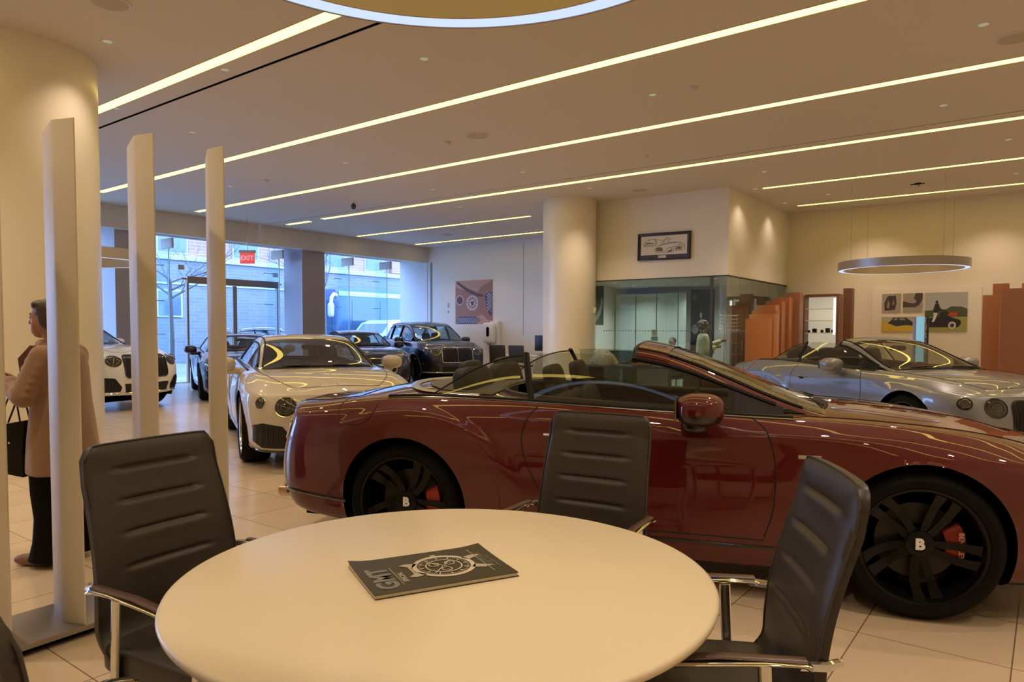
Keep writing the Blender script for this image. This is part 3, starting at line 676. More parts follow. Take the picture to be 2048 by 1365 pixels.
def make_car(kind, loc, heading, paint, label, cat='car', wheel='black', glass=None, detail=2, interior=None, badge=False, red=False, zscale=1., chrome=True, group=None, steer=0., gfront=True):
    suv = kind == 'suv'; conv = kind == 'convertible'
    nm = {'suv': 'sport_utility_car', 'convertible': 'convertible_car', 'coupe': 'coupe_car'}[kind]
    car = empty(nm, (loc[0], loc[1], 0), math.radians(heading), label, cat, group)
    car.scale = (1, 1, zscale)
    V, F, bvh, n, m = carbody(suv)
    V = V.copy(); WB = 2.995 if suv else 2.851; AZ, AR = (.388, .45) if suv else (.374, .418)
    # ---- wheel arches: drop faces inside the circle, pull the rim onto it
    def cut(V, F, dist, snap, cond):
        d = dist(V); ins = (d < 0) & cond(V)
        keep = [f for f in F if not all(ins[i] for i in f)]
        used = np.zeros(len(V), bool)
        for f in keep:
            for i in f: used[i] = True
        mv = ins & used; V[mv] = snap(V[mv]); return V, keep
    rims = []
    for cx in (0., WB):
        def dist(P): return np.hypot(P[:, 0]-cx, P[:, 2]-AZ)-AR
        def snap(P):
            a = np.arctan2(P[:, 2]-AZ, P[:, 0]-cx); Q = P.copy(); Q[:, 0] = cx+AR*np.cos(a); Q[:, 2] = AZ+AR*np.sin(a); return Q
        V, F = cut(V, F, dist, snap, lambda P: (np.abs(P[:, 1]) > .55))
    # ---- cockpit opening
    zc0 = 1.0 if suv else .93
    ox, oa, ob, oy = (1.0, 1.62, 4, .71) if suv else ((1.42, .95, 4, .70) if conv else (1.0, 1.38, 4, .70))
    def od(P): return ((np.abs(P[:, 0]-ox)/oa)**ob+(np.abs(P[:, 1])/oy)**ob)**(1/ob)-1
    def osn(P):
        f = (od(P)+1)[:, None]; Q = P.copy(); c = np.array([ox, 0.]); Q[:, :2] = c+(P[:, :2]-c)/np.maximum(f, .2); return Q
    V, F = cut(V, F, od, osn, lambda P: P[:, 2] > zc0-.05)
    used = sorted({i for f in F for i in f}); mp = {i: k for k, i in enumerate(used)}
    body = mobj('body', [V[i] for i in used], [tuple(mp[i] for i in f) for f in F], paint, car, True)
    bm = bmesh.new(); bm.from_mesh(body.data); bmesh.ops.remove_doubles(bm, verts=bm.verts, dist=2e-4); bmesh.ops.recalc_face_normals(bm, faces=bm.faces); bm.to_mesh(body.data); bm.free()
    body.data.set_sharp_from_angle(angle=math.radians(50))
    # arch liners and lips
    for cx in (0., WB):
        for s in (-1, 1):
            lm = MB(); k = 28; a0, a1 = math.radians(-25), math.radians(205); rim = []; inn = []
            for i in range(k+1):
                a = a0+(a1-a0)*i/k; x, z = cx+AR*math.cos(a), AZ+AR*math.sin(a)
                h, nn = hit(bvh, (cx+(AR+.004)*math.cos(a), s*2, AZ+(AR+.004)*math.sin(a)), (0, -s, 0)); y = h[1] if h else s*.94
                rim.append((x, y-s*.002, z)); inn.append((x, s*.60, z))
            lm.loft([rim, [(x, y-s*.06, z) for x, y, z in rim], inn], cap=False)
            lm.v = lm.v; lm.f = [f for f in lm.f if not (set(i % (k+1) for i in f) == {0, k})]
            lm.add(inn, [tuple(range(k+1))])
            lm.build('wheel_well', DARKCAV, car)
            if suv: MB().tube([(x, y+s*.004, z) for x, y, z in rim], .022, 8).build('arch_trim', GLOSSBLACK, car, smooth=True)
    # underside pan closing the wells
    MB().box(-.9, WB+.6, -.62, .62, .17*1, .20).build('underbody', DARKCAV, car)
    ground = .388 if suv else .374
    for cx in (0., WB):
        for s in (-1, 1):
            put_wheel(car, cx, s*(.80 if cx else .80), ground if not suv else .388, wheel, s, badge and s < 0, red, cx > 0, suv)
    # ---- canopy
    K, xs, nv = canopy(CAN_SUV if suv else CAN_GT)
    gl = glass or glassm('car_glass', (.40, .45, .46), 1.0)
    def xi(x): return int(np.argmin(np.abs(xs-x)))
    hd = 1.6 if suv else 1.5
    iv_b, iv_r, iv_i, iv_e = nv*1, nv*4, nv*5, K.shape[1]-1
    iw0 = xi(hd+.05); iw1 = len(xs)-4
    K2 = K
    sheet('windshield', K[iw0:iw1+1, iv_r+3:], glassm('windshield_glass', (.74, .78, .70) if conv else (.20, .21, .22), 1.0), car)
    # black border of the screen + pillars
    pill = K[xi(hd-.02 if conv else -9):len(xs)-3, iv_r-2:iv_r+4]
    if conv: pill = K[xi(hd-.10):len(xs)-3, iv_r-2:iv_r+4]
    for s in (1, -1):
        q_ = pill.copy(); q_[..., 1] *= s; sheet('pillar', q_, paint, car, mirror=False)
    for s in (-1, 1):
        P = K[xi(hd-.10) if conv else xi(-.2 if not suv else -.6):len(xs)-6, iv_r+4]; MB().tube([(p[0], s*p[1], p[2]+.001) for p in P], .011, 6).build('screen_seal', BLACK, car, smooth=True)
        P = K[xi(hd-.12) if conv else xi(-.2 if not suv else -.6):xi(2.2), iv_r-3]; MB().tube([(p[0], s*p[1], p[2]) for p in P], .014, 6).build('frame_seal', BLACK, car, smooth=True)
    if conv:
        sheet('header_rail', K[xi(hd-.10):iw0+1, iv_r-1:], paint, car, off=.004)
        G = K[xi(hd-.10):iw0+1, iv_r:]; sheet('header_lining', G-np.array([.03, 0, .035]), BLACK, car)
        P = K[xi(hd-.10)]; line = [(p[0]-.01, p[1], p[2]-.018) for p in P[iv_r-2:]]; line = line+[(x, -y, z) for x, y, z in line[::-1]][1:]
        MB().tube(line, .024, 8).build('header_trim', BLACK, car, smooth=True)
        # raised side windows
        for s in (-1, 1):
            fr = K[xi(.78):xi(2.0), iv_b-2:iv_r-1].copy(); bk = K[xi(.10):xi(.74), iv_b-2:iv_r-2].copy()
            # rear quarter light falls towards the back
            nb = bk.shape[0]
            for i in range(nb):
                f = (i/(nb-1)); f = 1-(1-f)**2.2
                b0 = bk[i, 0].copy(); bk[i] = b0+(bk[i]-b0)*max(.05, f)
            for nm_, G in (('side_window', fr), ('quarter_window', bk)):
                G = G.copy(); G[..., 1] *= s
                if nm_ == 'quarter_window': MB().tube([tuple(p) for p in G[:, -1]], .005, 6).build('glass_edge', BLACK, car, smooth=True)
                mobj(nm_, G.reshape(-1, 3), gridfaces(*G.shape[:2]), glassm('side_glass', (.70, .74, .66), 1.0), car, True)
            P = K[xi(.76), iv_b-2:iv_r-1]; MB().tube([(p[0]-.10*(p[2]-1.0)/.3+.03, s*(p[1]), p[2]) for p in P], .014, 8, flat=(1.5, .8)).build('window_post', BLACK, car, smooth=True)
            P = K[xi(1.93):xi(2.25), iv_b-1]; Q = K[xi(1.93):xi(2.25), iv_r-3]
            mobj('mirror_sail', [(p[0], s*(p[1]+.003), p[2]) for p in list(P)+list(Q)], [(i, i+1, len(P)+i+1, len(P)+i) for i in range(len(P)-1)], BLACK, car)
    else:
        r0 = xi(-.05 if not suv else -.80)
        sheet('roof', K[r0:iw0+1, iv_r+1:], paint, car, off=.002)
        sheet('side_window', K[xi(-.35 if not suv else -.70):xi(2.15), iv_b:iv_r-1], gl, car)
        sheet('rear_window', K[xi(-.78 if not suv else -1.02):r0+1, iv_r+3:], gl, car)
        sheet('rear_quarter', K[xi(-.9 if not suv else -1.06):xi(-.25 if not suv else -.65), 0:iv_r+4], paint, car, off=.001)
        for s in (-1, 1):
            P = K[xi(.72 if not suv else 1.0), iv_b:iv_r-1]; MB().tube([(p[0], s*p[1], p[2]) for p in P], .022, 8, flat=(1.6, .7)).build('window_post', BLACK, car, smooth=True)
            if suv:
                P = K[xi(.05), iv_b:iv_r-1]; MB().tube([(p[0], s*p[1], p[2]) for p in P], .022, 8, flat=(1.6, .7)).build('window_post', BLACK, car, smooth=True)
                P = K[xi(-.5):xi(1.3), iv_r+1]; MB().tube([(p[0], s*p[1], p[2]+.03) for p in P], .012, 6).build('roof_rail', CHROME, car, smooth=True)
            P = K[xi(-.35 if not suv else -.7):xi(2.15), iv_b+1]; MB().tube([(p[0], s*(p[1]+.004), p[2]) for p in P], .009, 6).build('window_trim', CHROME if chrome else BLACK, car, smooth=True)
    # ---- belt trim on the body (dark rubber and bright line)
    for s in (-1, 1):
        x0_, x1_ = (-.15, 2.25) if not suv else (-.7, 2.3)
        pts = []
        for i in range(40):
            x = lerp(x0_, x1_, i/39); h, nn = hit(bvh, (x, s*(.815 if not suv else .835), 2), (0, 0, -1))
            if h: pts.append(h+Vector((0, 0, .004)))
        MB().tube(pts, .013, 8).build('belt_trim', BLACK, car, smooth=True)
        if conv: MB().tube([p+Vector((0, s*.012, -.006)) for p in pts], .006, 6).build('belt_chrome', pbr('belt_brightwork', (.25, .24, .22), .2, 1.) , car, smooth=True)
    # ---- interior
    seatm = interior or pbr('seat_leather_dark', (.018, .017, .018), .5, spec=.25)
    tub = MB(); zt = zc0-.02
    tub.box(ox-oa+.02, 2.35, -.74, .74, .22, .28); tub.box(ox-oa+.02, 2.35, -.76, -.70, .28, zt); tub.box(ox-oa+.02, 2.35, .70, .76, .28, zt); tub.box(ox-oa-.02, ox-oa+.03, -.72, .72, .28, zt)
    tub.build('cabin_tub', pbr('cabin_dark', (.010, .010, .010), .9, spec=.1), car)
    ds = MB()
    Zd = zt+.02
    ds.sq((2.02, 0, Zd-.08), (.36, .72, .13), .5, .4); ds.build('dashboard', pbr('dash_dark', (.010, .010, .011), .7, spec=.15), car, smooth=True)
    so = .18 if suv else 0.
    def seat(x, y, zb, hh, hr):
        b = MB(); Mr = Matrix.Translation((x, y, zb)) @ Matrix.Rotation(-.28, 4, 'Y')
        b.sq((0, 0, hh/2), (.075, .25, hh/2+.05), .35, .45, M=Mr); 
        if hr: b.sq((-.005, 0, hh+.12), (.055, .135, .12), .5, .6, M=Mr)
        b.sq((.24, 0, .02), (.28, .25, .09), .4, .4, M=Matrix.Translation((x, y, zb)))
        return b
    hsc = 1.0
    for y in (-.37, .37):
        b = seat(1.02+ (0.1 if suv else 0), y, .46+so, .56, True); b.build('front_seat', seatm, car, smooth=True)
        if not suv and conv:
            b = MB(); Mr = Matrix.Translation((.36, y*.95, .60)) @ Matrix.Rotation(-.22, 4, 'Y')
            b.sq((0, 0, .28), (.08, .26, .34), .35, .5, M=Mr); b.sq((0, 0, .55), (.06, .15, .11), .5, .7, M=Mr); b.build('rear_seat', seatm, car, smooth=True)
        else: seat(.15, y, .50+so, .5, True).build('rear_seat', seatm, car, smooth=True)
    sw = MB(); Ms = Matrix.Translation((1.62, .37, .88+so)) @ Matrix.Rotation(-1.15, 4, 'Y')
    sw.tube([Ms @ Vector((.18*math.cos(a), .18*math.sin(a), 0)) for a in [2*PI*i/28 for i in range(28)]], .015, 8, closed=True)
    for a in (0, 2.2, -2.2): sw.tube([Ms @ Vector((0, 0, -.01)), Ms @ Vector((.18*math.cos(a), .18*math.sin(a), 0))], .014, 6)
    sw.sq((0, 0, 0), (.05, .05, .02), .8, .8, M=Ms); sw.build('steering_wheel', BLACK, car, smooth=True)
    # mirror inside
    MB().sq((1.72, 0, (1.55 if suv else 1.24)), (.02, .12, .035), .5, .4).build('rearview_mirror', BLACK, car, smooth=True)
    # ---- door mirrors
    for s in (-1, 1):
        mz = 1.20 if suv else 1.035; mx_ = 1.78; my = s*(1.055)
        up = MB(); up.sq((mx_, my, mz), (.125, .135, .088), .75, .85, 18, 28)
        keep = [f for f in up.f if np.mean([up.v[i][2] for i in f]) > mz-.02]; lo = [f for f in up.f if f not in set(keep)]
        a = MB(); a.add(up.v, keep); mo = a.build('door_mirror', paint, car, smooth=True)
        b = MB(); b.add(up.v, lo); b.sq((mx_-.03, s*(.95), mz-.085), (.075, .12, .045), .6, .6); b.build('mirror_base', paint if not red else GLOSSBLACK, mo, smooth=True)
        MB().box(mx_-.125, mx_-.115, my-.1, my+.1, mz-.05, mz+.055).build('mirror_glass', CHROME, mo)
        MB().tube([(mx_+.11*math.cos(q)*1.0, my+.128*math.sin(q), mz-.02) for q in [-1.9+3.8*i/20 for i in range(21)]], .005, 6).build('mirror_seam', BLACK, mo, smooth=True)
    # ---- shut lines
    gapm = pbr('shut_line', (.006, .004, .004), .8)
    sd = lambda p, s: (p[0], s*2., p[1])
    def zmap(z): return float(np.interp(z, [0, .15, .46, .62, .79, .93, 1.1], [0, .24, .58, .76, .97, 1.13, 1.25])) if suv else z
    def xm(x): return float(np.interp(x, [-1.1, 0, 2.851, 3.77], [-1.18, 0, 2.995, 3.93])) if suv else x
    def gap(name, pts, fn, d, r=.0035, parent=car, mat=None):
        P = conf_pts(bvh, pts, fn, d, .0005)
        if len(P) > 1: return MB().tube(P, r, 6).build(name, mat or gapm, parent, smooth=True)
    def dens(pts, k=10):
        out = []
        A = np.array(pts, float); ph0 = 2*A[0]-A[1]; ph1 = 2*A[-1]-A[-2]
        Q = np.concatenate([[ph0], A, [ph1]])
        for i in range(len(A)-1):
            for q in range(k):
                t = q/k; p = .5*((2*Q[i+1])+(-Q[i]+Q[i+2])*t+(2*Q[i]-5*Q[i+1]+4*Q[i+2]-Q[i+3])*t*t+(-Q[i]+3*Q[i+1]-3*Q[i+2]+Q[i+3])*t**3); out.append(tuple(p))
        return out+[tuple(A[-1])]
    for s in (-1, 1):
        rl = [(.84, 1.0), (.79, .93), (.765, .83), (.79, .70), (.86, .56), (.93, .44), (1.0, .34)]
        fl2 = [(2.03, .985), (2.11, .92), (2.15, .80), (2.16, .66), (2.15, .5), (2.11, .36)]
        rl = [(xm(a), zmap(b)) for a, b in rl]; fl2 = [(xm(a), zmap(b)) for a, b in fl2]
        # door skin: own panel riding 1.5 mm proud of the body
        nz_ = 26; nx_ = 34; zs_ = [lerp(rl[-1][1]+.0, zmap(.965), i/(nz_-1)) for i in range(nz_)]
        rz = sorted((b, a) for a, b in rl); fz_ = sorted((b, a) for a, b in fl2); V2 = []; ok = True
        for z in zs_:
            xa = float(np.interp(z, [q[0] for q in rz], [q[1] for q in rz])); xb = float(np.interp(z, [q[0] for q in fz_], [q[1] for q in fz_]))
            for i in range(nx_):
                h, nn = hit(bvh, (lerp(xa, xb, i/(nx_-1)), s*2, z), (0, -s, 0))
                if h is None: ok = False; break
                V2.append(h+outward(nn, (0, -s, 0))*.0015)
            if not ok: break
        if ok:
            door = mobj('door', V2, gridfaces(nz_, nx_), paint, car, True)
            bm = bmesh.new(); bm.from_mesh(door.data); bmesh.ops.recalc_face_normals(bm, faces=bm.faces)
            bm.to_mesh(door.data); bm.free()
        else: door = car
        fn = lambda p: sd(p, s); dd = (0, -s, 0)
        gap('door_gap', dens(rl), fn, dd, parent=door); gap('door_gap', dens(fl2), fn, dd, parent=door)
        gap('door_gap', [(lerp(rl[-1][0], fl2[-1][0], i/20), rl[-1][1]) for i in range(21)], fn, dd, parent=door)
        if suv:
            gap('door_gap', dens([(.05, 1.12), (-.02, .9), (.1, .7), (.3, .5)]), fn, dd, parent=car)
        # handle
        hp = conf_pts(bvh, [(xm(.90), zmap(.845)), (xm(.98), zmap(.845)), (xm(1.06), zmap(.843)), (xm(1.13), zmap(.84))], fn, dd, .016)
        hm = MB(); hm.tube(hp, [.010, .016, .016, .009], 8, flat=(1, .8)); hd_ = hm.build('door_handle', paint if not red else CHROME, door if door is not car else car, smooth=True)
        hm = MB(); conf_disc(hm, bvh, lambda p: (p[0], s*2, p[1]), dd, .055, .03, (xm(1.0), zmap(.835)), .002, 0, 3, 20); hm.build('handle_recess', gapm, door if door is not car else car)  # flat dark disc imitates the shade behind the handle
        # sill strip
        gap('sill_strip', [(lerp(.50, 2.36, i/20), zmap(.30)) for i in range(21)], fn, dd, r=.009, mat=GLOSSBLACK)
        if red or badge:
            bd = MB(); P = conf_pts(bvh, [(2.27, .80), (2.32, .80), (2.325, .80), (2.38, .80)], fn, dd, .002)
            bd.box(P[0][0], P[1][0], min(P[0][1], P[0][1]+s*.004), max(P[0][1], P[0][1]+s*.004), .785, .805); bd.box(P[2][0], P[3][0], min(P[2][1], P[2][1]+s*.004), max(P[2][1], P[2][1]+s*.004), .787, .806)
            bd.build('wing_badge', pbr('wing_badge', (.6, .55, .48), .3, .8), car)
    # bonnet lines: two long creases and the bonnet edges
    top = lambda p: (p[0], p[1], 2.5)
    xh0, xh1 = (2.42, 3.52) if not suv else (2.55, 3.62)
    for s in (-1, 1):
        gap('bonnet_gap', dens([(xh0-.12, s*.74), (2.8, s*.70), (3.2, s*.60), (xh1-.06, s*.46)]), top, (0, 0, -1), parent=car)
    gap('bonnet_gap', dens([(xh1-.06, -.46), (xh1, -.25), (xh1+.02, 0), (xh1, .25), (xh1-.06, .46)]), top, (0, 0, -1))
    rid = conf_pts(bvh, [(lerp(xh0, xh1-.02, i/16), 0) for i in range(17)], top, (0, 0, -1), .001); MB().tube(rid, .004, 6).build('bonnet_ridge', paint, car, smooth=True)
    # cowl (dark) with wipers
    cw = MB(); c0 = 2.47 if not suv else 2.62
    cwp = [(c0-.16, -.66), (c0-.02, -.4), (c0+.03, 0), (c0-.02, .4), (c0-.16, .66), (c0-.24, .62), (c0-.12, .35), (c0-.08, 0), (c0-.12, -.35), (c0-.24, -.62)]
    L1 = conf_pts(bvh, dens(cwp[:5], 6), top, (0, 0, -1), .003); L2 = conf_pts(bvh, dens([(a-.17, b) for a, b in cwp[:5]], 6), top, (0, 0, -1), .004)
    if len(L1) == len(L2):
        cw.add(L1+L2, [(i, i+1, len(L1)+i+1, len(L1)+i) for i in range(len(L1)-1)]); cw.build('cowl_panel', BLACK, car)
    for y0_ in (-.45, .15):
        q = K[len(xs)-9]; 
        wz = conf_pts(bvh, [(c0-.04, y0_), (c0-.07, y0_+.25), (c0-.09, y0_+.48)], top, (0, 0, -1), .028)
        MB().tube(wz, [.006, .007, .004], 6).build('wiper', BLACK, car, smooth=True)
    # ---- front end
    frd = (-1, 0, 0)
    f_ = lambda p: (6, p[0], p[1])
    zs = (lambda z: zmap(z))
    lensm = pbr('lamp_lens', (.018, .016, .014), .08, coat=1.); 
    for s in (-1, 1):
        for (yc, zc_, ry, rz_) in ((.565, .665, .112, .098), (.80, .70, .068, .060)) if not suv else ((.60, .90, .13, .095), (.83, .93, .075, .06)):
            mb2 = MB(); dv = Vector((-1, -s*.30, 0)) if yc < .7 else Vector((-1, -s*.9, 0))
            # aim each lamp along its own outward direction
            h0, n0 = hit(bvh, f_((s*yc, zc_)), frd)
            if h0 is None: continue
            sid = Vector((0, 0, 1)).cross(dv).normalized()
            fn2 = lambda p, h0=h0, dv=dv, sid=sid: h0-dv.normalized()*1.5+sid*p[0]+Vector((0, 0, p[1]))
            rim_ = conf_disc(mb2, bvh, fn2, tuple(dv), ry, rz_, (0, 0), .003, .008, 6, 32)
            hl = mb2.build('headlight', lensm, car, smooth=True)
            MB().tube(rim_, .006, 6, closed=True).build('bezel', CHROME if chrome else GLOSSBLACK, hl, smooth=True)
            r2 = MB(); conf_ring = []
            for rr_ in (.66, .40):
                pp = conf_pts(bvh, [(ry*rr_*math.cos(2*PI*i/24), rz_*rr_*math.sin(2*PI*i/24)) for i in range(24)], fn2, tuple(dv), .012); r2.tube(pp, .0035, 5, closed=True)
            r2.build('lamp_ring', pbr('lamp_bright', (.16, .15, .14), .3, .6), hl, smooth=True)
    gz0, gz1, gy = (.40, .735, .40) if not suv else (.60, 1.00, .44)
    gp = rrect(0, (gz0+gz1)/2, gy, (gz1-gz0)/2, .07, 5)
    g = MB(); rim_ = conf_poly(g, bvh, f_, frd, gp, .006); go = g.build('grille', pbr('grille_mesh', (.008, .008, .01), .45, .3), car)
    MB().tube(rim_, .012, 8, closed=True).build('grille_frame', CHROME if chrome else GLOSSBLACK, go, smooth=True)
    gm = MB()
    for i in range(-9, 10):
        pp = conf_pts(bvh, [(i*.042, lerp(gz0+.03, gz1-.03, q/6)) for q in range(7)], f_, frd, .012); gm.tube(pp, .0035, 4)
    gm.build('grille_bars', GLOSSBLACK, go)
    pp = conf_pts(bvh, [(0, lerp(gz0+.01, gz1-.01, q/6)) for q in range(7)], f_, frd, .018); MB().tube(pp, .007, 6).build('grille_centre_bar', CHROME if chrome else GLOSSBLACK, go, smooth=True)
    for s in (-1, 1):
        pol = [(s*.50, .24), (s*.47, .30), (s*.60, .47), (s*.78, .50), (s*.86, .47), (s*.86, .30), (s*.78, .24)] if not suv else [(s*.52, .36), (s*.50, .44), (s*.62, .60), (s*.78, .62), (s*.85, .58), (s*.86, .42), (s*.80, .36)]
        g = MB(); rr_ = conf_poly(g, bvh, f_, frd, pol, .005); o = g.build('side_intake', pbr('grille_mesh', (.008, .008, .01), .45, .3), car)
        gm = MB()
        for i in range(6):
            y_ = .60+.045*i; pp = conf_pts(bvh, [(s*y_, lerp(.28 if not suv else .4, .46 if not suv else .58, q/4)) for q in range(5)], f_, frd, .010); gm.tube(pp, .003, 4)
        gm.build('intake_bars', GLOSSBLACK, o)
    lz = (.20, .31) if not suv else (.32, .50)
    g = MB(); conf_poly(g, bvh, f_, frd, [(-.42, lz[0]), (.42, lz[0]), (.46, lz[1]), (-.46, lz[1])], .005); g.build('lower_intake', pbr('grille_mesh', (.008, .008, .01), .45, .3), car)
    pp = conf_pts(bvh, [(lerp(-.86, .86, q/30), (.205 if not suv else .335)) for q in range(31)], f_, frd, .008); MB().tube(pp, .012, 6).build('front_lip', CHROME if suv else GLOSSBLACK, car, smooth=True)
    for s in (-1, 1):
        mk = MB(); conf_disc(mk, bvh, lambda p: (p[0], s*2, p[1]), (0, -s, 0), .035, .018, (xm(3.42), zmap(.45)), .003, .003, 3, 16); mk.build('side_marker', pbr('marker_amber', (.5, .12, .03), .25), car, smooth=True)
    # wing mascot
    if not suv:
        h, nn = hit(bvh, (3.58, 0, 2), (0, 0, -1))
    # ---- rear end
    bk_ = lambda p: (-6, p[0], p[1])
    for s in (-1, 1):
        mb2 = MB(); dv = Vector((1, -s*.55, 0)); h0, n0 = hit(bvh, (-6, s*.70, zmap(.79)), (1, 0, 0))
        if h0:
            sid = Vector((0, 0, 1)).cross(dv).normalized(); fn2 = lambda p: h0-dv.normalized()*1.5+sid*p[0]+Vector((0, 0, p[1]))
            rim_ = conf_disc(mb2, bvh, fn2, tuple(dv), .17, .075, (0, 0), .004, .012, 6, 32); tl = mb2.build('tail_light', pbr('tail_lens', (.35, .32, .30), .08, coat=1.), car, smooth=True)
            MB().tube(rim_, .006, 6, closed=True).build('bezel', CHROME, tl, smooth=True)
        ex = MB(); q = 1.0
        for r_ in (.050, ): ex.lathe([(r_*.8, -.1), (r_, -.1), (r_*1.05, .02), (r_*.92, .025), (r_*.86, -.02)], 24, M=Matrix.Translation((-1.05 if not suv else -1.12, s*.62, zmap(.33))) @ Matrix.Rotation(-PI/2, 4, 'Y') @ Matrix.Diagonal((1, 1.6, 1, 1)))
        ex.build('exhaust_tip', pbr('exhaust_bronze', (.5, .35, .26), .2, 1.), car, smooth=True)
    dg = [(lerp(-.80, .80, q/30), zmap(.36)) for q in range(31)]
    gap('diffuser_strip', dg, bk_, (1, 0, 0), r=.012, mat=GLOSSBLACK)
    for s in (-1, 1):
        gap('diffuser_strip', [(lerp(-.95, -.40, q/14), zmap(lerp(.40, .365, q/14))) for q in range(15)], lambda p: (p[0], s*2, p[1]), (0, -s, 0), r=.010, mat=GLOSSBLACK)
        # boot lid edge
        gap('boot_gap', dens([(-.42, s*.70), (-.60, s*.68), (-.80, s*.62), (-.96, s*.52)]) if not suv else [(-1.0, s*.6), (-1.05, s*.5)], top, (0, 0, -1))
    if not suv:
        gap('boot_gap', dens([(-.42, -.70), (-.40, 0), (-.42, .70)]), top, (0, 0, -1))
        # fuel flap on the car's right flank
        fp = [(-.47, 1.0), (-.47, .945), (-.45, .90), (-.41, .865), (-.35, .855), (-.28, .862), (-.23, .89), (-.205, .93), (-.20, .985)]
        gap('fuel_flap_gap', dens(fp, 5), lambda p: (p[0], -2., p[1]), (0, 1, 0), r=.0025)
    if conv:
        # folded-roof cover behind the cabin, with its bright rim
        tm = MB(); rim_ = None
        cvm = pbr('tonneau_cloth', (.10, .095, .085), .6)
        P = [(-.16, 0), (-.12, .25), (-.02, .45), (.12, .60), (.35, .69), (.50, .70), (.50, -.70), (.35, -.69), (.12, -.60), (-.02, -.45), (-.12, -.25)]
        rim_ = conf_poly(tm, bvh, top, (0, 0, -1), P, .006); tn = tm.build('tonneau_cover', cvm, car, smooth=True)
        ar = [(-.24, 0), (-.21, .25), (-.13, .46), (0, .64), (.2, .74), (.45, .76)]
        ar = dens([(a, -b) for a, b in ar[::-1]]+ar[1:], 6); Q = conf_pts(bvh, ar, top, (0, 0, -1), .008)
        MB().tube(Q, .03, 8, flat=(1.0, .35)).build('tonneau_rim', pbr('tonneau_brightwork', (.55, .53, .50), .22, .9), tn, smooth=True)
        # inner belt lining around the opening
        ln = []
        for i in range(64):
            a = 2*PI*i/64; ca, sa = math.cos(a), math.sin(a); e = 2/ob
            ln.append((ox+oa*math.copysign(abs(ca)**e, ca), oy*math.copysign(abs(sa)**e, sa)))
        Q = conf_pts(bvh, ln, top, (0, 0, -1), .0); MB().tube(Q, .02, 8, closed=True).build('cabin_trim', pbr('cabin_trim', (.03, .028, .026), .5), car, smooth=True)
    return car
def paint(name, col, rough=.35, metal=.0, coat=1., spec=.5):
    return pbr(name, col, rough, metal, coat, .015, spec)
RED = paint('paint_deep_red', (.090, .003, .0035), .5, .0, spec=.15)
CREAM = paint('paint_cream', (.50, .45, .36), .4)
PEARL = paint('paint_pearl_white', (.72, .70, .66), .4)
SILVER = paint('paint_silver_blue', (.22, .235, .28), .36, .45)
NAVYP = paint('paint_navy', (.004, .007, .032), .35, spec=.3)
NAVY2 = paint('paint_black_blue', (.005, .008, .034), .35, spec=.3)
make_car('convertible', (3.97, 3.48), -70.73, RED, 'deep red open convertible with black wheels, right behind the round table', badge=True, red=True, wheel='black')
make_car('coupe', (6.64, 9.17), -118.3, CREAM, 'cream coupe facing the viewer behind the tail of the red convertible', wheel='silver')
make_car('convertible', (11.60, 2.93), -129, SILVER, 'silver blue open convertible parked on the right below the far ring lamp', wheel='dark', badge=False, chrome=False)
make_car('convertible', (10.04, 16.30), -116, NAVYP, 'black convertible seen between the second and third divider posts', wheel='dark')
make_car('coupe', (13.78, 16.48), -117, NAVY2, 'dark navy sedan partly hidden behind the roof of the cream coupe', wheel='dark', zscale=1.05)
make_car('suv', (16.50, 16.35), -118, NAVYP, 'dark blue sport utility car with bright grille frame, beside the white end wall', wheel='dark', chrome=True)
make_car('suv', (5.44, 16.93), -76, PEARL, 'white sport utility car with its nose showing between the near column and the posts', wheel='silver', chrome=False)
# ================================================================== FURNITURE IN FRONT
TC = (1.50, 1.36); TR = .75
t = empty('round_table', (TC[0], TC[1], 0), 0, 'large round cream table in the foreground with a magazine on it', 'table')
TOPM = pbr('table_top_cream', (.76, .67, .50), .33, spec=.45)
MB().lathe([(.0001, .75), (TR-.012, .75), (TR-.003, .747), (TR, .740), (TR-.004, .728), (TR-.03, .712), (TR-.08, .706), (.0001, .706)], 128).build('table_top', TOPM, t, smooth=True, auto=50)
MB().lathe([(.0001, .0), (.30, 0), (.31, .012), (.29, .02), (.06, .04), (.045, .08), (.045, .66), (.16, .705), (.0001, .705)], 48).build('pedestal', CHROME, t, smooth=True, auto=50)
# magazine
mg = empty('magazine', (1.478, 1.398, .7505), math.radians(-26.5), 'dark watch magazine with grey GMT title lying on the round table', 'magazine')
px_ = np.array([(1.37, 1.63), (1.75, 1.43), (1.59, 1.17), (1.20, 1.36)])
MGL, MGW = .415, .285
mg.scale = (1, 1, 1.5)
pg = pbr('magazine_pages', (.62, .55, .40), .6)
cv = pbr('magazine_cover_black', (.020, .014, .012), .35)
MB().box(-MGL/2, MGL/2-.004, -MGW/2+.003, MGW/2-.002, .0006, .0075).build('page_block', pg, mg, bevel=.0012)
gs = []
for i in range(13):
    row = []
    for j in range(9):
        u = i/12; v = j/8; lift = .010*max(0, u-.80)**2*18*(v**3)+.012*max(0, .12-u)*6*(v**4)
        row.append((-MGL/2-.002+MGL*u, -MGW/2+MGW*v, .0082+lift*.6))
    gs.append(row)
G = np.array(gs); n0 = 13*9
V = [tuple(p) for p in G.reshape(-1, 3)]+[(x, y, z-.0007) for x, y, z in G.reshape(-1, 3)]
F = gridfaces(13, 9)+[tuple(n0+i for i in f[::-1]) for f in gridfaces(13, 9)]
mobj('cover', V, F, cv, mg, True)
box('back_cover', -MGL/2, MGL/2, -MGW/2, MGW/2, 0, .0007, cv, mg)
PR = pbr('print_silver', (.45, .42, .36), .4); PG = pbr('print_grey', (.20, .20, .20), .4); PW = pbr('print_pale', (.60, .55, .45), .4)
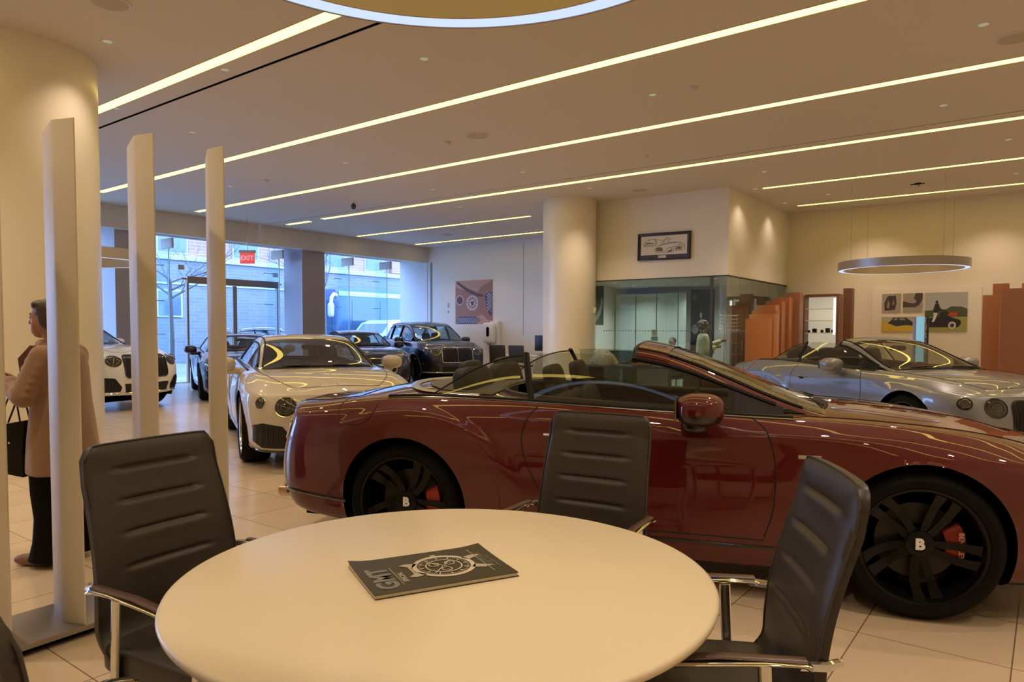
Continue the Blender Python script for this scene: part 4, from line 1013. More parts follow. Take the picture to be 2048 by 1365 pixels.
# the spine side with the title is the left end of the cover seen from the chair
Zc = .0087
def onmag(M2, z=Zc): return Matrix.Translation((0, 0, z)) @ M2
text('title_lettering', 'GMT', .080, PG, onmag(Matrix.Translation((-.152, -.03, 0)) @ Matrix.Rotation(PI/2, 4, 'Z')), mg, depth=.0002, bold=.003)
text('cover_lettering', 'SPECIAL', .022, PR, onmag(Matrix.Translation((-.100, -.04, 0)) @ Matrix.Rotation(PI/2, 4, 'Z')), mg, depth=.0002, bold=.0006)
MB().box(-.116, -.114, -.10, .05, Zc, Zc+.0003).box(.150, .152, -.10, .11, Zc, Zc+.0003).build('cover_rule', PR, mg)
for k, (xx, tx) in enumerate([(.182, 'HORLOGERIE  MAGAZINE'), (.168, 'MONTRES  ET  PASSION'), (.158, 'TEST  DOSSIER  GUIDE')]):
    text('cover_small_print', tx, .0125, PG, onmag(Matrix.Translation((xx, 0, 0)) @ Matrix.Rotation(PI/2, 4, 'Z')), mg, depth=.0002)
w = MB(); c = (.035, 0)
def annu(mb, cx, cy, r0, r1, z, n=40, h=.0003):
    mb.lathe([(r0, z), (r1, z), (r1, z+h), (r0, z+h)], n, M=Matrix.Translation((cx, cy, 0)))
annu(w, *c, .078, .092, Zc); annu(w, *c, .050, .054, Zc)
for i in range(60):
    a = 2*PI*i/60; r0 = .068 if i % 5 else .060; w.box(r0, .074, -.0008 if i % 5 else -.0022, .0008 if i % 5 else .0022, Zc, Zc+.0003, M=Matrix.Translation((c[0], c[1], 0)) @ Matrix.Rotation(a, 4, 'Z'))
for (a, b) in ((.024, .018), (-.024, .018), (0, -.028)): annu(w, c[0]+a, c[1]+b, .013, .016, Zc); w.box(-.001, .012, -.0008, .0008, Zc, Zc+.0003, M=Matrix.Translation((c[0]+a, c[1]+b, 0)) @ Matrix.Rotation(a*40, 4, 'Z'))
for a, L_ in ((.9, .05), (2.3, .062), (4.0, .068)): w.box(-.008, L_, -.0016, .0016, Zc+.0003, Zc+.0006, M=Matrix.Translation((c[0], c[1], 0)) @ Matrix.Rotation(a, 4, 'Z'))
w.build('watch_dial_print', PW, mg)
w = MB()
for s in (-1, 1):
    w.prism([(c[0]+.07, s*.045), (c[0]+.105, s*.060), (c[0]+.135, s*.052), (c[0]+.088, s*.022)], Zc, Zc+.0003)
    w.prism([(c[0]-.065, s*.05), (c[0]-.10, s*.058), (c[0]-.12, s*.05), (c[0]-.088, s*.02)], Zc, Zc+.0003)
w.box(c[0]-.008, c[0]+.008, .092, .105, Zc, Zc+.0003)
for i in range(9): w.box(c[0]-.10-.012*i*.9, c[0]-.093-.012*i*.9, -.045, .045, Zc-.0001, Zc+.0001) if c[0]-.1-.011*i > -.075 else None
w.build('watch_case_print', PR, mg)

# ------------------------------------------------------------------ chairs
LEATH = pbr('chair_leather_dark', (.036, .029, .024), .42, coat=.06, coat_rough=.3, bump=.02, nscale=160)
PIPE = pbr('chair_piping', (.045, .038, .033), .5)
def make_chair():
    """local frame: sitter faces +y; back stands at y<0; origin on the floor under the seat"""
    t = empty('conference_chair', (0, 0, 0))
    def backpt(u, v, side):      # u -1..1 across, v 0..1 up
        hw = lerp(.262, .236, v); rc = .045; tt = max(0, (abs(u)*hw-(hw-rc))/rc); z = .44+(.635-rc*(1-math.sqrt(max(0, 1-tt*tt))))*v; yb = -.235-.10*v+.05*math.sin(PI*min(1, v*1.15))*.6+.13*(max(0, .16-v)/.16)**2; z -= .03*(max(0, .16-v)/.16)
        e = max(abs(u)**6, max(0, (v-.88)/.12)**3, max(0, (.05-v)/.05)**3)
        th = .026*(1-.55*e)
        bow = .030*(1-u*u)      # hollow across
        x = hw*u
        y = yb-bow*.6
        g = 0
        if side > 0:
            for gz in (.395, .56, .717, .875):
                d = (v-gz-.0)/.012; wdt = .60
                fade = 1/(1+math.exp((abs(u)-wdt)*30)); g += .011*math.exp(-d*d)*fade-.003*math.exp(-((v-gz+.03)/.03)**2)*fade
        return Vector((x, y+(th-g if side > 0 else -th), z))
    nu_, nv_ = 28, 110; m = MB()
    for side in (1, -1):
        V = [backpt(-1+2*i/nu_, j/nv_, side) for i in range(nu_+1) for j in range(nv_+1)]
        F = gridfaces(nu_+1, nv_+1); m.add(V, F)
    n = (nu_+1)*(nv_+1); ring_ = [i*(nv_+1) for i in range(nu_+1)]+[nu_*(nv_+1)+j for j in range(1, nv_+1)]+[i*(nv_+1)+nv_ for i in range(nu_-1, -1, -1)]+[j for j in range(nv_-1, 0, -1)]
    m.f += [(ring_[i], ring_[(i+1) % len(ring_)], n+ring_[(i+1) % len(ring_)], n+ring_[i]) for i in range(len(ring_))]; m.mi += [0]*len(ring_)
    back = m.build('backrest', LEATH, t, smooth=True, auto=55)
    edge = []
    for (i, side) in [(k, 1) for k in ring_[::1]]: pass
    P = [(backpt(-1+2*(q//(nv_+1))/nu_, (q % (nv_+1))/nv_, 1)*.5+backpt(-1+2*(q//(nv_+1))/nu_, (q % (nv_+1))/nv_, -1)*.5) for q in ring_[::2]]
    cen = Vector((0, -.28, .76)); P1 = [p+Vector((0, .013, 0))+(p-cen).normalized()*.002 for p in P]
    MB().tube(P1, .0035, 6, closed=True).build('piping', PIPE, back, smooth=True)
    s = MB(); s.sq((0, .02, .445), (.262, .262, .05), .3, .22, 20, 40)
    s.build('seat', LEATH, t, smooth=True)
    for sx in (-1, 1):
        arm = MB(); x = sx*.285
        path = [(x, -.205, .660), (x, -.19, .668), (x, -.10, .668), (x, .10, .655), (x, .22, .640), (x+0, .262, .625)]
        arm.tube(path, .020, 12, flat=(1.15, .42)); a = arm.build('armrest', CHROME, t, smooth=True)
        arm = MB(); arm.tube([(x, -.195, .675), (x, .0, .676), (x, .17, .660)], .0155, 10, flat=(1.1, .4)); arm.build('arm_pad', pbr('arm_pad_brown', (.075, .042, .03), .35), a, smooth=True)
        leg = MB(); x2 = sx*.275
        cx_ = [(x2, -.105, .655), (x2, -.118, .40), (x2, -.122, .08), (x2, -.112, .035), (x2, -.07, .014), (x2, .05, .013), (x2, .17, .014), (x2, .212, .035), (x2, .225, .08), (x2, .245, .40), (x2, .258, .60), (x2, .262, .628)]
        leg.tube(cx_, .013, 12, flat=(1.3, .9)); leg.build('side_frame', CHROME, t, smooth=True)
        MB().tube([(x, -.18, .662), (sx*.275, -.24, .658), (sx*.235, -.285, .65)], .012, 8).build('arm_bracket', CHROME, t, smooth=True)
    for P_ in ([(-.275, .05, .018), (.275, .05, .018)], [(-.272, .240, .40), (.272, .240, .40)], [(-.272, -.118, .40), (.272, -.118, .40)]): MB().tube(P_, .0115, 10).build('cross_bar', CHROME, t, smooth=True)
    return t
ch = make_chair()
def place(c, topmid, facing, label):
    """put the top of the back at topmid, sitter looking along facing (deg)"""
    a = math.radians(facing-90); c.rotation_euler = (0, 0, a)
    off = Matrix.Rotation(a, 3, 'Z') @ Vector((0, -.335, 0)); c.location = (topmid[0]-off.x, topmid[1]-off.y, 0)
    setp(c, label, 'chair', 'leather chairs around the round table')
place(ch, (1.19, 2.435), -82, 'dark leather chair left of the round table, back turned to the divider posts')
c2 = copytree(ch); place(c2, (2.78, 1.60), 187, 'dark leather chair behind the round table, in front of the red car door')
c3 = copytree(ch); place(c3, (2.035, .455), 120, 'dark leather chair right of the round table, seen from its side')
c4 = copytree(ch); place(c4, (.26, 1.26), 15, 'dark leather chair cut off at the bottom left corner of the view')

# ------------------------------------------------------------------ divider posts and plate
POSTM = pbr('divider_post_paint', (.72, .66, .55), .5)
t = empty('metal_floor_plate', (1.28, 3.76, 0), math.radians(4), 'brushed metal floor plate carrying the white divider posts', 'base plate')
MB().box(-1.05, 1.05, -.20, .22, .035, .06).build('plate', pbr('plate_brushed', (.36, .33, .31), .38, .85), t, bevel=.004)
MB().box(-1.0, 1.0, -.14, .16, 0, .035).build('plinth', DARKCAV, t)  # black colour stands in for the shadow gap under the plate
def post(xc, yc, label, ztop=2.41, rot=0.):
    t = empty('divider_post', (xc, yc, .06), 0, label, 'post', 'white divider posts')
    A, B, C_, D = Vector((.0, .205)), Vector((-.065, -.085)), Vector((-.015, -.215)), Vector((.05, .075))
    cr, sr = math.cos(math.radians(rot)), math.sin(math.radians(rot))
    A, B, D = [C_+Vector(((q-C_).x*cr-(q-C_).y*sr, (q-C_).x*sr+(q-C_).y*cr)) for q in (A, B, D)]
    poly = []
    cs_ = [A, B, C_, D]
    for i, p in enumerate(cs_):
        a, b = cs_[i-1], cs_[(i+1) % 4]; poly += [p+(a-p).normalized()*.012, p+(b-p).normalized()*.012]
    MB().prism([tuple(p) for p in poly[::-1]], 0, ztop-.06).build('post', POSTM, t, bevel=.002)
    return t
post(1.445, 3.785, 'first full white divider post from the left, in front of the standing woman')
post(1.785, 3.745, 'second white divider post, standing before the white sport utility car', rot=-6)
post(2.125, 3.695, 'third white divider post, left of the cream coupe', rot=-15)
post(1.14, 3.765, 'white divider post cut by the left edge of the view')
# second plate end towards the car
# ------------------------------------------------------------------ orange fins, far right
def fin(x, y0, y1, z, col, label, dep=.30):
    t = empty('display_fin', (x, (y0+y1)/2, 0), 0, label, 'screen panel', 'orange and brown screen panels')
    MB().box(0, .035, y0-(y0+y1)/2, y1-(y0+y1)/2, 0, z).build('panel', col, t, bevel=.003)
    MB().box(.035, dep, y0-(y0+y1)/2, y0-(y0+y1)/2+.03, 0, z).build('return_panel', col, t, bevel=.003)
O1 = pbr('lacquer_orange', (.52, .19, .05), .4); O2 = pbr('lacquer_rust', (.40, .145, .05), .4); O3 = pbr('lacquer_brown', (.30, .12, .06), .4); O4 = pbr('lacquer_dark', (.17, .065, .035), .4)
fins = [(15.0, 4.68, 5.15, 1.73, O1, 'lowest bright orange panel at the front of the stepped row'), (15.35, 4.66, 5.19, 1.83, O1, 'second orange panel of the stepped row, just behind the lowest'), (15.7, 4.74, 5.24, 1.93, O2, 'third orange panel of the stepped row'),
        (16.0, 4.84, 5.25, 2.05, O1, 'fourth panel of the stepped row, bright orange face'), (16.4, 4.82, 5.19, 2.15, O2, 'fifth rust panel of the stepped row'), (16.8, 4.77, 5.13, 2.25, O2, 'sixth rust panel of the stepped row'), (17.2, 4.65, 4.97, 2.37, O3, 'tallest brown panel at the back of the stepped row'),
        (17.2, 3.55, 3.72, 2.43, O4, 'single narrow dark brown panel right of the lit cabinet'), (14.2, .68, .92, 2.07, O2, 'rust panel right of the photo wall, left one of the right group'), (15.0, .60, .83, 2.30, O2, 'rust panel peeping above and behind the right group'),
        (13.6, .15, .64, 2.14, O3, 'brown panel at the right edge of the view'), (14.4, -.1, .40, 2.26, O2, 'rust panel behind, cut by the right edge of the view')]
for f in fins: fin(*f)
# lit cabinet
t = empty('display_cabinet', (18.05, 4.42, 0), 0, 'tall brown cabinet with brightly lit shelves behind the stepped orange panels', 'cabinet')
MB().box(-.0, .42, -.42, -.37, 0, 2.36).box(0, .42, .34, .56, 0, 2.34).box(0, .42, -.37, .34, 2.30, 2.36).box(0, .42, -.37, .34, 0, .9).box(.38, .42, -.37, .34, .9, 2.3).build('carcass', O4, t, bevel=.004)
MB().box(.36, .38, -.37, .34, .9, 2.3).build('back_panel', pbr('cabinet_lit_back', (.85, .82, .72), .5, emit=(1, .92, .7), es=.35), t)
for z in (1.42, 1.72, 2.0): MB().box(.05, .36, -.37, .34, z, z+.02).build('shelf', pbr('shelf_white', (.8, .78, .7), .4), t)
MB().box(.04, .07, -.34, -.30, 1.40, 2.26).build('light_tube', emis('cabinet_tube', (1, .93, .78), 3.), t)
for i, (yy, w_, h_) in enumerate([(.28, .05, .06), (.15, .10, .10), (-.02, .06, .07), (-.15, .10, .11), (-.26, .06, .07)]):
    MB().box(-.04, .04, -w_/2, w_/2, 0, h_).build('display_box', GLOSSBLACK, None, bevel=.004, label='small black display box on the lowest lit cabinet shelf, ' + ['far left', 'second from left', 'in the middle', 'second from right', 'far right'][i], cat='box', group='small black boxes in the lit cabinet').location = (18.25, 4.42+yy, 1.441)
# photo board
t = empty('photo_board', (18.44, 2.28, .75), 0, 'pale wall board carrying four framed photographs', 'board')
MB().box(-.04, .04, -1.07, 1.07, 0, 1.69).build('board', pbr('board_cream', (.74, .68, .54), .6), t, bevel=.006)
def photo(y1, y0, z0, z1, label):
    t = empty('photograph', (18.395, (y0+y1)/2, z0), 0, label, 'photograph'); 
    pl = (Vector((-.012, y1-(y0+y1)/2, 0)), Vector((0, -1, 0)), Vector((0, 0, 1)), Vector((-1, 0, 0)))
    return t, pl, y1-y0, z1-z0
def layer(t, pl, polys, name, col, d):
    m = MB()
    for p in polys: flat(m, pl, p, d, .0015)
    return m.build(name, pbr('print_'+name+'_%02d' % (int(sum(col)*1000) % 97), col, .5), t)
def backing(t, W_, H_, col): return MB().box(-.012, .005, -W_/2, W_/2, 0, H_).build('print_base', pbr('print_base_%d' % int(sum(col)*1000), col, .5), t)
t, pl, W_, H_ = photo(2.27, 1.46, 1.47, 2.34, 'largest photograph on the board, rider on a horse beside a black open car')
backing(t, W_, H_, (.42, .42, .38))
layer(t, pl, [[(0, 0), (W_, 0), (W_, .33), (0, .33)]], 'grass', (.30, .30, .09), 0); layer(t, pl, [[(0, .33), (W_, .33), (W_, .50), (.70, .55), (.5, .56), (.42, .50), (0, .47)]], 'hedge', (.07, .09, .04), .001)
layer(t, pl, [[(.05, .10), (.05, .30), (.30, .34), (.42, .36), (.56, .30), (.68, .26), (.70, .18), (.64, .10)]], 'car_shape', (.02, .015, .02), .0025)
layer(t, pl, [ell(.53, .14, .075, .085, 20)], 'wheel_shape', (.5, .48, .42), .004); layer(t, pl, [ell(.53, .14, .04, .045, 14)], 'wheel_dark', (.04, .04, .04), .0055)
layer(t, pl, [[(.46, .34), (.62, .34), (.62, .43), (.48, .43)]], 'red_flowers', (.45, .06, .03), .0025)
layer(t, pl, [ell(.23, .66, .028, .033, 12), [(.16, .48), (.20, .62), (.26, .63), (.30, .52), (.38, .46), (.37, .44), (.28, .48), (.26, .42), (.18, .42)], [(.28, .34), (.30, .42), (.42, .47), (.46, .40), (.40, .36), (.36, .20), (.33, .1), (.30, .22)]], 'rider_coat', (.025, .02, .02), .004)
layer(t, pl, [[(.17, .42), (.25, .42), (.22, .30), (.18, .22), (.14, .22), (.17, .32)]], 'breeches', (.62, .6, .52), .0055)
t, pl, W_, H_ = photo(3.14, 2.76, 1.92, 2.34, 'small sepia photograph at the upper left of the board')
backing(t, W_, H_, (.38, .33, .26)); layer(t, pl, [[(.06, .03), (.05, .2), (.10, .34), (.16, .38), (.22, .36), (.28, .38), (.30, .2), (.27, .05)]], 'dark_figures', (.06, .045, .04), 0); layer(t, pl, [[(.10, .10), (.12, .28), (.16, .2), (.15, .08)], [(.21, .15), (.24, .3), (.26, .18)]], 'pale_patches', (.3, .22, .18), .002)
t, pl, W_, H_ = photo(2.71, 2.32, 1.92, 2.34, 'small sepia photograph at the upper middle of the board')
backing(t, W_, H_, (.36, .30, .24)); layer(t, pl, [[(0, .1), (0, .24), (.15, .2), (.22, .3), (.25, .42), (.39, .42), (.39, .28), (.3, .1)]], 'dark_mass', (.07, .05, .045), 0); layer(t, pl, [ell(.2, .24, .07, .05, 12), ell(.31, .1, .05, .035, 12)], 'pale_patches', (.34, .28, .24), .002)
t, pl, W_, H_ = photo(3.14, 2.46, 1.47, 1.81, 'wide photograph of a dark car in yellow flowers at the lower left of the board')
backing(t, W_, H_, (.42, .38, .26)); layer(t, pl, [[(0, 0), (W_, 0), (W_, .13), (.5, .15), (.3, .12), (.12, .2), (0, .27)]], 'yellow_flowers', (.55, .38, .04), .002); layer(t, pl, [[(.14, .12), (.13, .2), (.2, .26), (.24, .32), (.5, .32), (.58, .26), (.66, .2), (.66, .12)]], 'car_shape', (.03, .035, .045), 0); layer(t, pl, [[(.24, .26), (.27, .31), (.33, .31), (.33, .26)], [(.37, .31), (.46, .31), (.5, .26), (.37, .26)]], 'glass_shape', (.2, .24, .26), .003)
# light blue display column
t = empty('lit_display_column', (16.5, 2.10, 0), math.radians(-10), 'slim upright display with pale blue glowing glass and glittering edge, before the photo board', 'display')
MB().box(-.06, .08, -.17, .17, 0, .12).box(0.02, .08, .08, .16, .12, 1.77).build('frame', pbr('display_grey', (.35, .34, .36), .4, .5), t, bevel=.005)
MB().box(-.02, .02, -.07, .08, .12, 1.77).build('glass_panel', pbr('blue_glass_lit', (.25, .50, .62), .15, emit=(.25, .62, .85), es=.55), t)
gl_ = MB(); rr = random.Random(3)
for i in range(240):
    z = .14+1.62*i/240; y = -.13+.05*rr.random(); gl_.box(-.03, .0, y, y+.012+.02*rr.random(), z, z+.006)
gl_.build('glitter_edge', pbr('glitter_silver', (.75, .72, .70), .12, 1.), t)
box('spine', 0, .03, -.14, -.06, .12, 1.77, pbr('display_dark', (.05, .045, .05), .4), t)
# framed sketch
t = empty('framed_sketch', (14.35-.03, 6.715, 3.0), 0, 'black framed ink sketch of two cars hung high on the office wall', 'picture')
t.rotation_euler = (math.radians(1.0), 0, 0)
W_, H_ = 1.22, .585
pl = (Vector((-.005, W_/2, 0)), Vector((0, -1, 0)), Vector((0, 0, 1)), Vector((-1, 0, 0)))
MB().box(-.03, .03, -W_/2, -W_/2+.03, 0, H_).box(-.03, .03, W_/2-.03, W_/2, 0, H_).box(-.03, .03, -W_/2+.03, W_/2-.03, 0, .03).box(-.03, .03, -W_/2+.03, W_/2-.03, H_-.03, H_).build('frame', pbr('frame_black', (.015, .012, .014), .3), t, bevel=.003)
MB().box(-.002, .02, -W_/2+.03, W_/2-.03, .03, H_-.03).build('mount_board', pbr('mount_violet_grey', (.07, .055, .085), .6), t)
m = MB(); flat(m, pl, [(.075, .115), (W_-.075, .115), (W_-.075, H_-.065), (.075, H_-.065)]); m.build('paper', pbr('sketch_paper', (.72, .68, .62), .6), t)
m = MB(); flat(m, pl, [(.49, .045), (.67, .045), (.67, .10), (.49, .10)], .001); m.build('caption_plate', pbr('caption_plate', (.65, .62, .6), .5), t)
def stroke(mb, pts, r=.004, d=.004):
    mb.tube([pl[0]+pl[1]*a+pl[2]*b+pl[3]*d for a, b in pts], r, 5)
m = MB()
for st in [[(.14, .34), (.18, .41), (.26, .44), (.36, .45), (.44, .44), (.54, .42)], [(.14, .34), (.14, .31), (.34, .31), (.42, .32)], [(.16, .36), (.38, .365)], [(.14, .33), (.36, .335)], [(.42, .45), (.45, .38), (.43, .32)], [(.40, .44), (.42, .38), (.40, .33)],
           [(.42, .18), (.40, .22), (.44, .27), (.5, .31), (.6, .34), (.72, .37), (.85, .37), (.98, .36), (1.05, .33), (1.10, .28)], [(.42, .18), (.42, .16), (.64, .16), (.80, .17)], [(.66, .20), (.70, .24), (.76, .26), (.80, .24)], [(.56, .36), (.62, .44), (.68, .47), (.78, .45), (.74, .41), (.70, .38)], [(.60, .37), (.66, .44), (.74, .43)],
           [(.80, .17), (.81, .26), (.86, .29), (.9, .26), (.89, .18)], [(.84, .15), (.85, .24), (.88, .25), (.91, .2)], [(1.02, .2), (1.04, .3), (1.09, .27), (1.1, .2)], [(.5, .31), (.62, .33), (.76, .35), (.9, .35)], [(.9, .19), (1.0, .2), (1.06, .19)], [(.92, .30), (1.02, .32)]]: stroke(m, st)
m.build('ink_lines', pbr('ink', (.05, .045, .03), .6), t)
m = MB(); flat(m, pl, [(.44, .19), (.43, .25), (.50, .28), (.58, .26), (.60, .18)], .0025, .001); flat(m, pl, [(.68, .17), (.74, .2), (.80, .22), (.79, .17)], .0025, .001); flat(m, pl, [(.90, .22), (.93, .28), (1.02, .27), (1.0, .21)], .0025, .001); flat(m, pl, [(.17, .36), (.22, .39), (.38, .375), (.36, .36)], .0025, .001); m.build('ink_wash', pbr('ink_wash', (.16, .14, .12), .6), t)

# ================================================================== THE GLASS OFFICE
OG = glassm('office_glass', (.80, .90, .88), 1.0)
k = 30
for a, b in [(8.3, 9.5), (7.56, 8.3), (6.68, 7.56), (5.66, 6.68), (5.32, 5.66)]:
    f = empty('window_%d' % k, (PX+.05, (a+b)/2, 0)); f['kind'] = 'structure'; k += 1
    MB().box(-.006, .006, a-(a+b)/2+.004, b-(a+b)/2-.004, 0.01, 2.62).build('pane', OG, f)
for a, b in [(14.42, 15.2), (15.2, 16.0), (16.0, 17.2), (17.2, 18.45)]:
    f = empty('window_%d' % k, ((a+b)/2, PY+.05, 0)); f['kind'] = 'structure'; k += 1
    MB().box(a-(a+b)/2+.004, b-(a+b)/2-.004, -.006, .006, 0.01, 2.62).build('pane', OG, f)
MB().box(PX+.02, PX+.08, 5.3, 9.5, 2.60, 2.625).box(PX+.05, X1, PY+.02, PY+.08, 2.60, 2.625).build('trim_6', pbr('office_channel', (.06, .06, .055), .4), kind='structure')
box('post_corner', PX+.03, PX+.07, 5.63, 5.68, 0, 2.62, pbr('office_channel', (.06, .06, .055), .4), kind='structure')
OL = emis('office_lamp_core', (1, .92, .78), 1.2)
for i, (x, y) in enumerate([(15.2, 8.4), (16.4, 8.5), (15.2, 7.0), (15.2, 5.9), (16.8, 7.0), (16.6, 5.9)]):  # downlights added to brighten the dim office interior
    t = empty('office_downlight', (x, y, 2.62), 0, 'small recessed downlight in the lower office ceiling, '+['front left', 'back left', 'front middle', 'front right by the corner', 'back middle', 'back right'][i], 'downlight', 'office ceiling downlights')
    MB().lathe([(.001, -.002), (.05, -.002)], 20).build('lamp', OL, t); MB().lathe([(.05, -.002), (.06, -.006), (.068, 0)], 20).build('trim_ring', DL_T, t, smooth=True)
    spot((x, y, 2.59), power=75, color=(1, .90, .78), ang=140)
# dotted privacy band
for nm_, segs in (('front', [((PX-.001, y), (0, 1)) for y in np.arange(5.8, 8.2, .07)]), ('side', [((x, PY-.001), (1, 0)) for x in np.arange(14.5, 18.2, .07)])):
    m = MB()
    for (x, y), (ux, uy) in segs: m.box(x-.002-(.010*ux), x+.002+(.010*ux), y-.002-(.010*uy), y+.002+(.010*uy), 1.455, 1.485)
    m.build('privacy_dots', pbr('privacy_dots', (.22, .25, .25), .6), None, label='row of small pale privacy dots on the office glass, '+nm_+' face', cat='dots', kind='stuff')
# frosted inner partition, posters, furniture
FRO = glassm('frosted_glass', (.70, .85, .87), .6, frost=.82)
k = 50
for a, b in [(8.85, 9.45), (8.25, 8.83), (7.65, 8.23), (7.42, 7.63)]:
    f = empty('window_%d' % k, (17.2, (a+b)/2, 0)); f['kind'] = 'structure'; k += 1
    MB().box(-.006, .006, a-(a+b)/2+.004, b-(a+b)/2-.004, 0.01, 2.45).build('pane', FRO, f)
box('wall_office_back', 17.9, 18.0, PY+.12, 9.5, 0, 2.62, pbr('office_back_wall', (.44, .43, .46), .7), kind='structure')
t = empty('wheel_poster', (16.0, 9.25, 1.62), 0, 'tall dark poster with a pale curved wheel rim, left end of the office glass', 'poster')
MB().box(0, .03, -.10, .25, 0, 1.02).build('poster_board', pbr('poster_slate', (.06, .07, .09), .5), t)
pl = (Vector((0, .25, 0)), Vector((0, -1, 0)), Vector((0, 0, 1)), Vector((-1, 0, 0)))
m = MB(); P = [(-.02+.36*math.cos(a), .65+.62*math.sin(a)) for a in [math.radians(q) for q in range(-90, 5, 8)]]; Q = [(-.04+.33*math.cos(a), .70+.55*math.sin(a)) for a in [math.radians(q) for q in range(4, -91, -8)]]
flat(m, pl, P+Q); m.build('rim_print', pbr('poster_pale', (.5, .5, .48), .5), t)
t = empty('hall_poster', (17.868, 7.31, 0.9), 0, 'tall black and white wall poster behind the person in the cream cardigan', 'poster')
MB().box(0, .03, -.36, .27, 0, 1.66).build('poster_board', pbr('poster_black', (.012, .012, .014), .5), t)
pl = (Vector((0, .27, 0)), Vector((0, -1, 0)), Vector((0, 0, 1)), Vector((-1, 0, 0)))
m = MB()
for (x, z, rx_, rz_) in [(.28, .98, .035, .09), (.12, .62, .09, .13), (.33, .64, .04, .05), (.42, .60, .035, .045), (.54, .68, .05, .06), (.30, .42, .10, .06), (.10, 1.45, .07, .06), (.5, .3, .05, .08)]: flat(m, pl, ell(x, z, rx_, rz_, 14))
m.build('figure_print', pbr('poster_grey', (.22, .22, .23), .5), t)
m = MB()
flat(m, pl, ell(.28, .98, .025, .07, 12), .003); flat(m, pl, [(.22, .45), (.4, .6), (.43, .56), (.26, .40)], .003); m.build('highlight_print', pbr('poster_pale', (.5, .5, .48), .5), t)
t = empty('tall_cabinet', (17.5, 6.05, 0), 0, 'tall dark brown cabinet with scattered glints in the office corner', 'cabinet')
MB().box(0, .38, -.42, .30, 0, 2.12).build('carcass', pbr('wenge_dark', (.035, .02, .017), .3, noise=.4, nscale=8), t, bevel=.006)
MB().tube([(-.02, .02, 1.0), (-.02, .02, 1.25)], .008, 6).build('handle', STEEL, t)
rr = random.Random(5); m = MB()
for i in range(12): y, z = rr.uniform(-.38, .26), rr.uniform(.9, 2.05); m.sq((-.004, y, z), (.006, .012, .02), 1, 1, 6, 8)
m.build('glints', pbr('print_amber', (.30, .14, .08), .4), t)  # glints of light imitated by small amber lumps on the front
# little display tower of glass shelves and hooks
t = empty('display_tower', (15.75, 5.74, 0), 0, 'slim steel display tower with curved hooks and glass shelves behind the office glass', 'display stand')
for y in (-.14, .0, .14): MB().tube([(0, y, 0), (0, y, 1.85 if y else 1.95)], .010, 6).build('upright', STEEL, t)
for z in (.95, 1.2, 1.45):
    MB().box(-.14, .14, -.2, .2, z, z+.01).build('shelf', pbr('shelf_glassy', (.45, .5, .5), .15, coat=.5), t)
m = MB()
for z in (1.5, 1.58, 1.66, 1.74, 1.82):
    m.tube([(-.02, -.22, z+.02), (-.06, -.18, z-.01), (-.06, 0, z), (-.06, .18, z-.005), (-.02, .24, z+.03)], .007, 6)
m.build('hook_rail', STEEL, t, smooth=True)
t = empty('notice_stand', (15.05, 7.25, 0), 0, 'small white notice card on a thin stand inside the office', 'sign')
MB().tube([(0, 0, 0), (0, 0, 1.35)], .008, 6).lathe([(.001, 0), (.12, 0), (.12, .01), (.001, .012)], 20).build('pole', STEEL, t)
MB().box(-.01, .0, -.07, .07, 1.36, 1.50).build('card', pbr('card_white', (.78, .74, .66), .5), t); MB().box(-.012, .0, -.085, .085, 1.25, 1.34).build('tray', pbr('tray_blue_grey', (.35, .40, .50), .5), t)
m = MB(); m.box(-.0115, -.0101, -.02, .05, 1.455, 1.465).box(-.0115, -.0101, -.05, .05, 1.44, 1.447); m.build('card_print', pbr('print_brown', (.35, .18, .1), .5), t)
# desk with things on it, seen through the red car's side glass
t = empty('reception_desk', (13.6, 7.0, 0), 0, 'dark low desk in front of the office glass, behind the red convertible', 'desk')
MB().box(-.35, .35, -1.3, 1.0, .70, .74).build('top', pbr('desk_dark', (.03, .03, .035), .4), t, bevel=.004)
for y in (-1.25, .95): MB().box(-.33, .33, y-.02, y+.02, 0, .70).build('leg', pbr('desk_dark', (.03, .03, .035), .4), t)
t = empty('patterned_jacket', (13.25, 7.55, .748), 0, 'pale grey green patterned jacket heaped on the low desk', 'jacket')
m = MB(); m.sq((0, 0, .12), (.16, .26, .14), .8, .9); m.sq((0, .05, .24), (.12, .20, .09), .9, .9); m.cap((0, .18, .2), (0, .3, .06), .06, .05); m.cap((0, -.15, .2), (.02, -.30, .05), .06, .05)
remesh('cloth', m, .014, pbr('camouflage_cloth', (.38, .40, .34), .8, noise=.5, nscale=14), t)
t = empty('brown_box', (13.45, 6.75, .742), .15, 'brown leather box on the low desk, next to the patterned jacket', 'box')
MB().box(-.12, .12, -.2, .2, 0, .14).build('box', pbr('tan_leather', (.32, .15, .07), .45), t, bevel=.015); MB().box(-.125, .125, -.205, .205, .095, .16).build('lid', pbr('tan_leather', (.32, .15, .07), .45), t, bevel=.012); MB().lathe([(.001, .01), (.014, .008), (.014, 0)], 12, M=Matrix.Translation((-.127, 0, .11)) @ Matrix.Rotation(-PI/2, 4, 'Y')).build('clasp', STEEL, t)
t = empty('office_counter', (14.62, 7.0, 0), 0, 'dark counter inside the office right behind the front glass', 'counter')
MB().box(-.16, .06, -.28, 1.3, .98, 1.02).build('top', pbr('counter_top', (.10, .11, .11), .3), t, bevel=.004); MB().box(-.14, .04, -.26, 1.28, 0, .98).build('front_panel', pbr('counter_panel', (.16, .19, .19), .5), t)
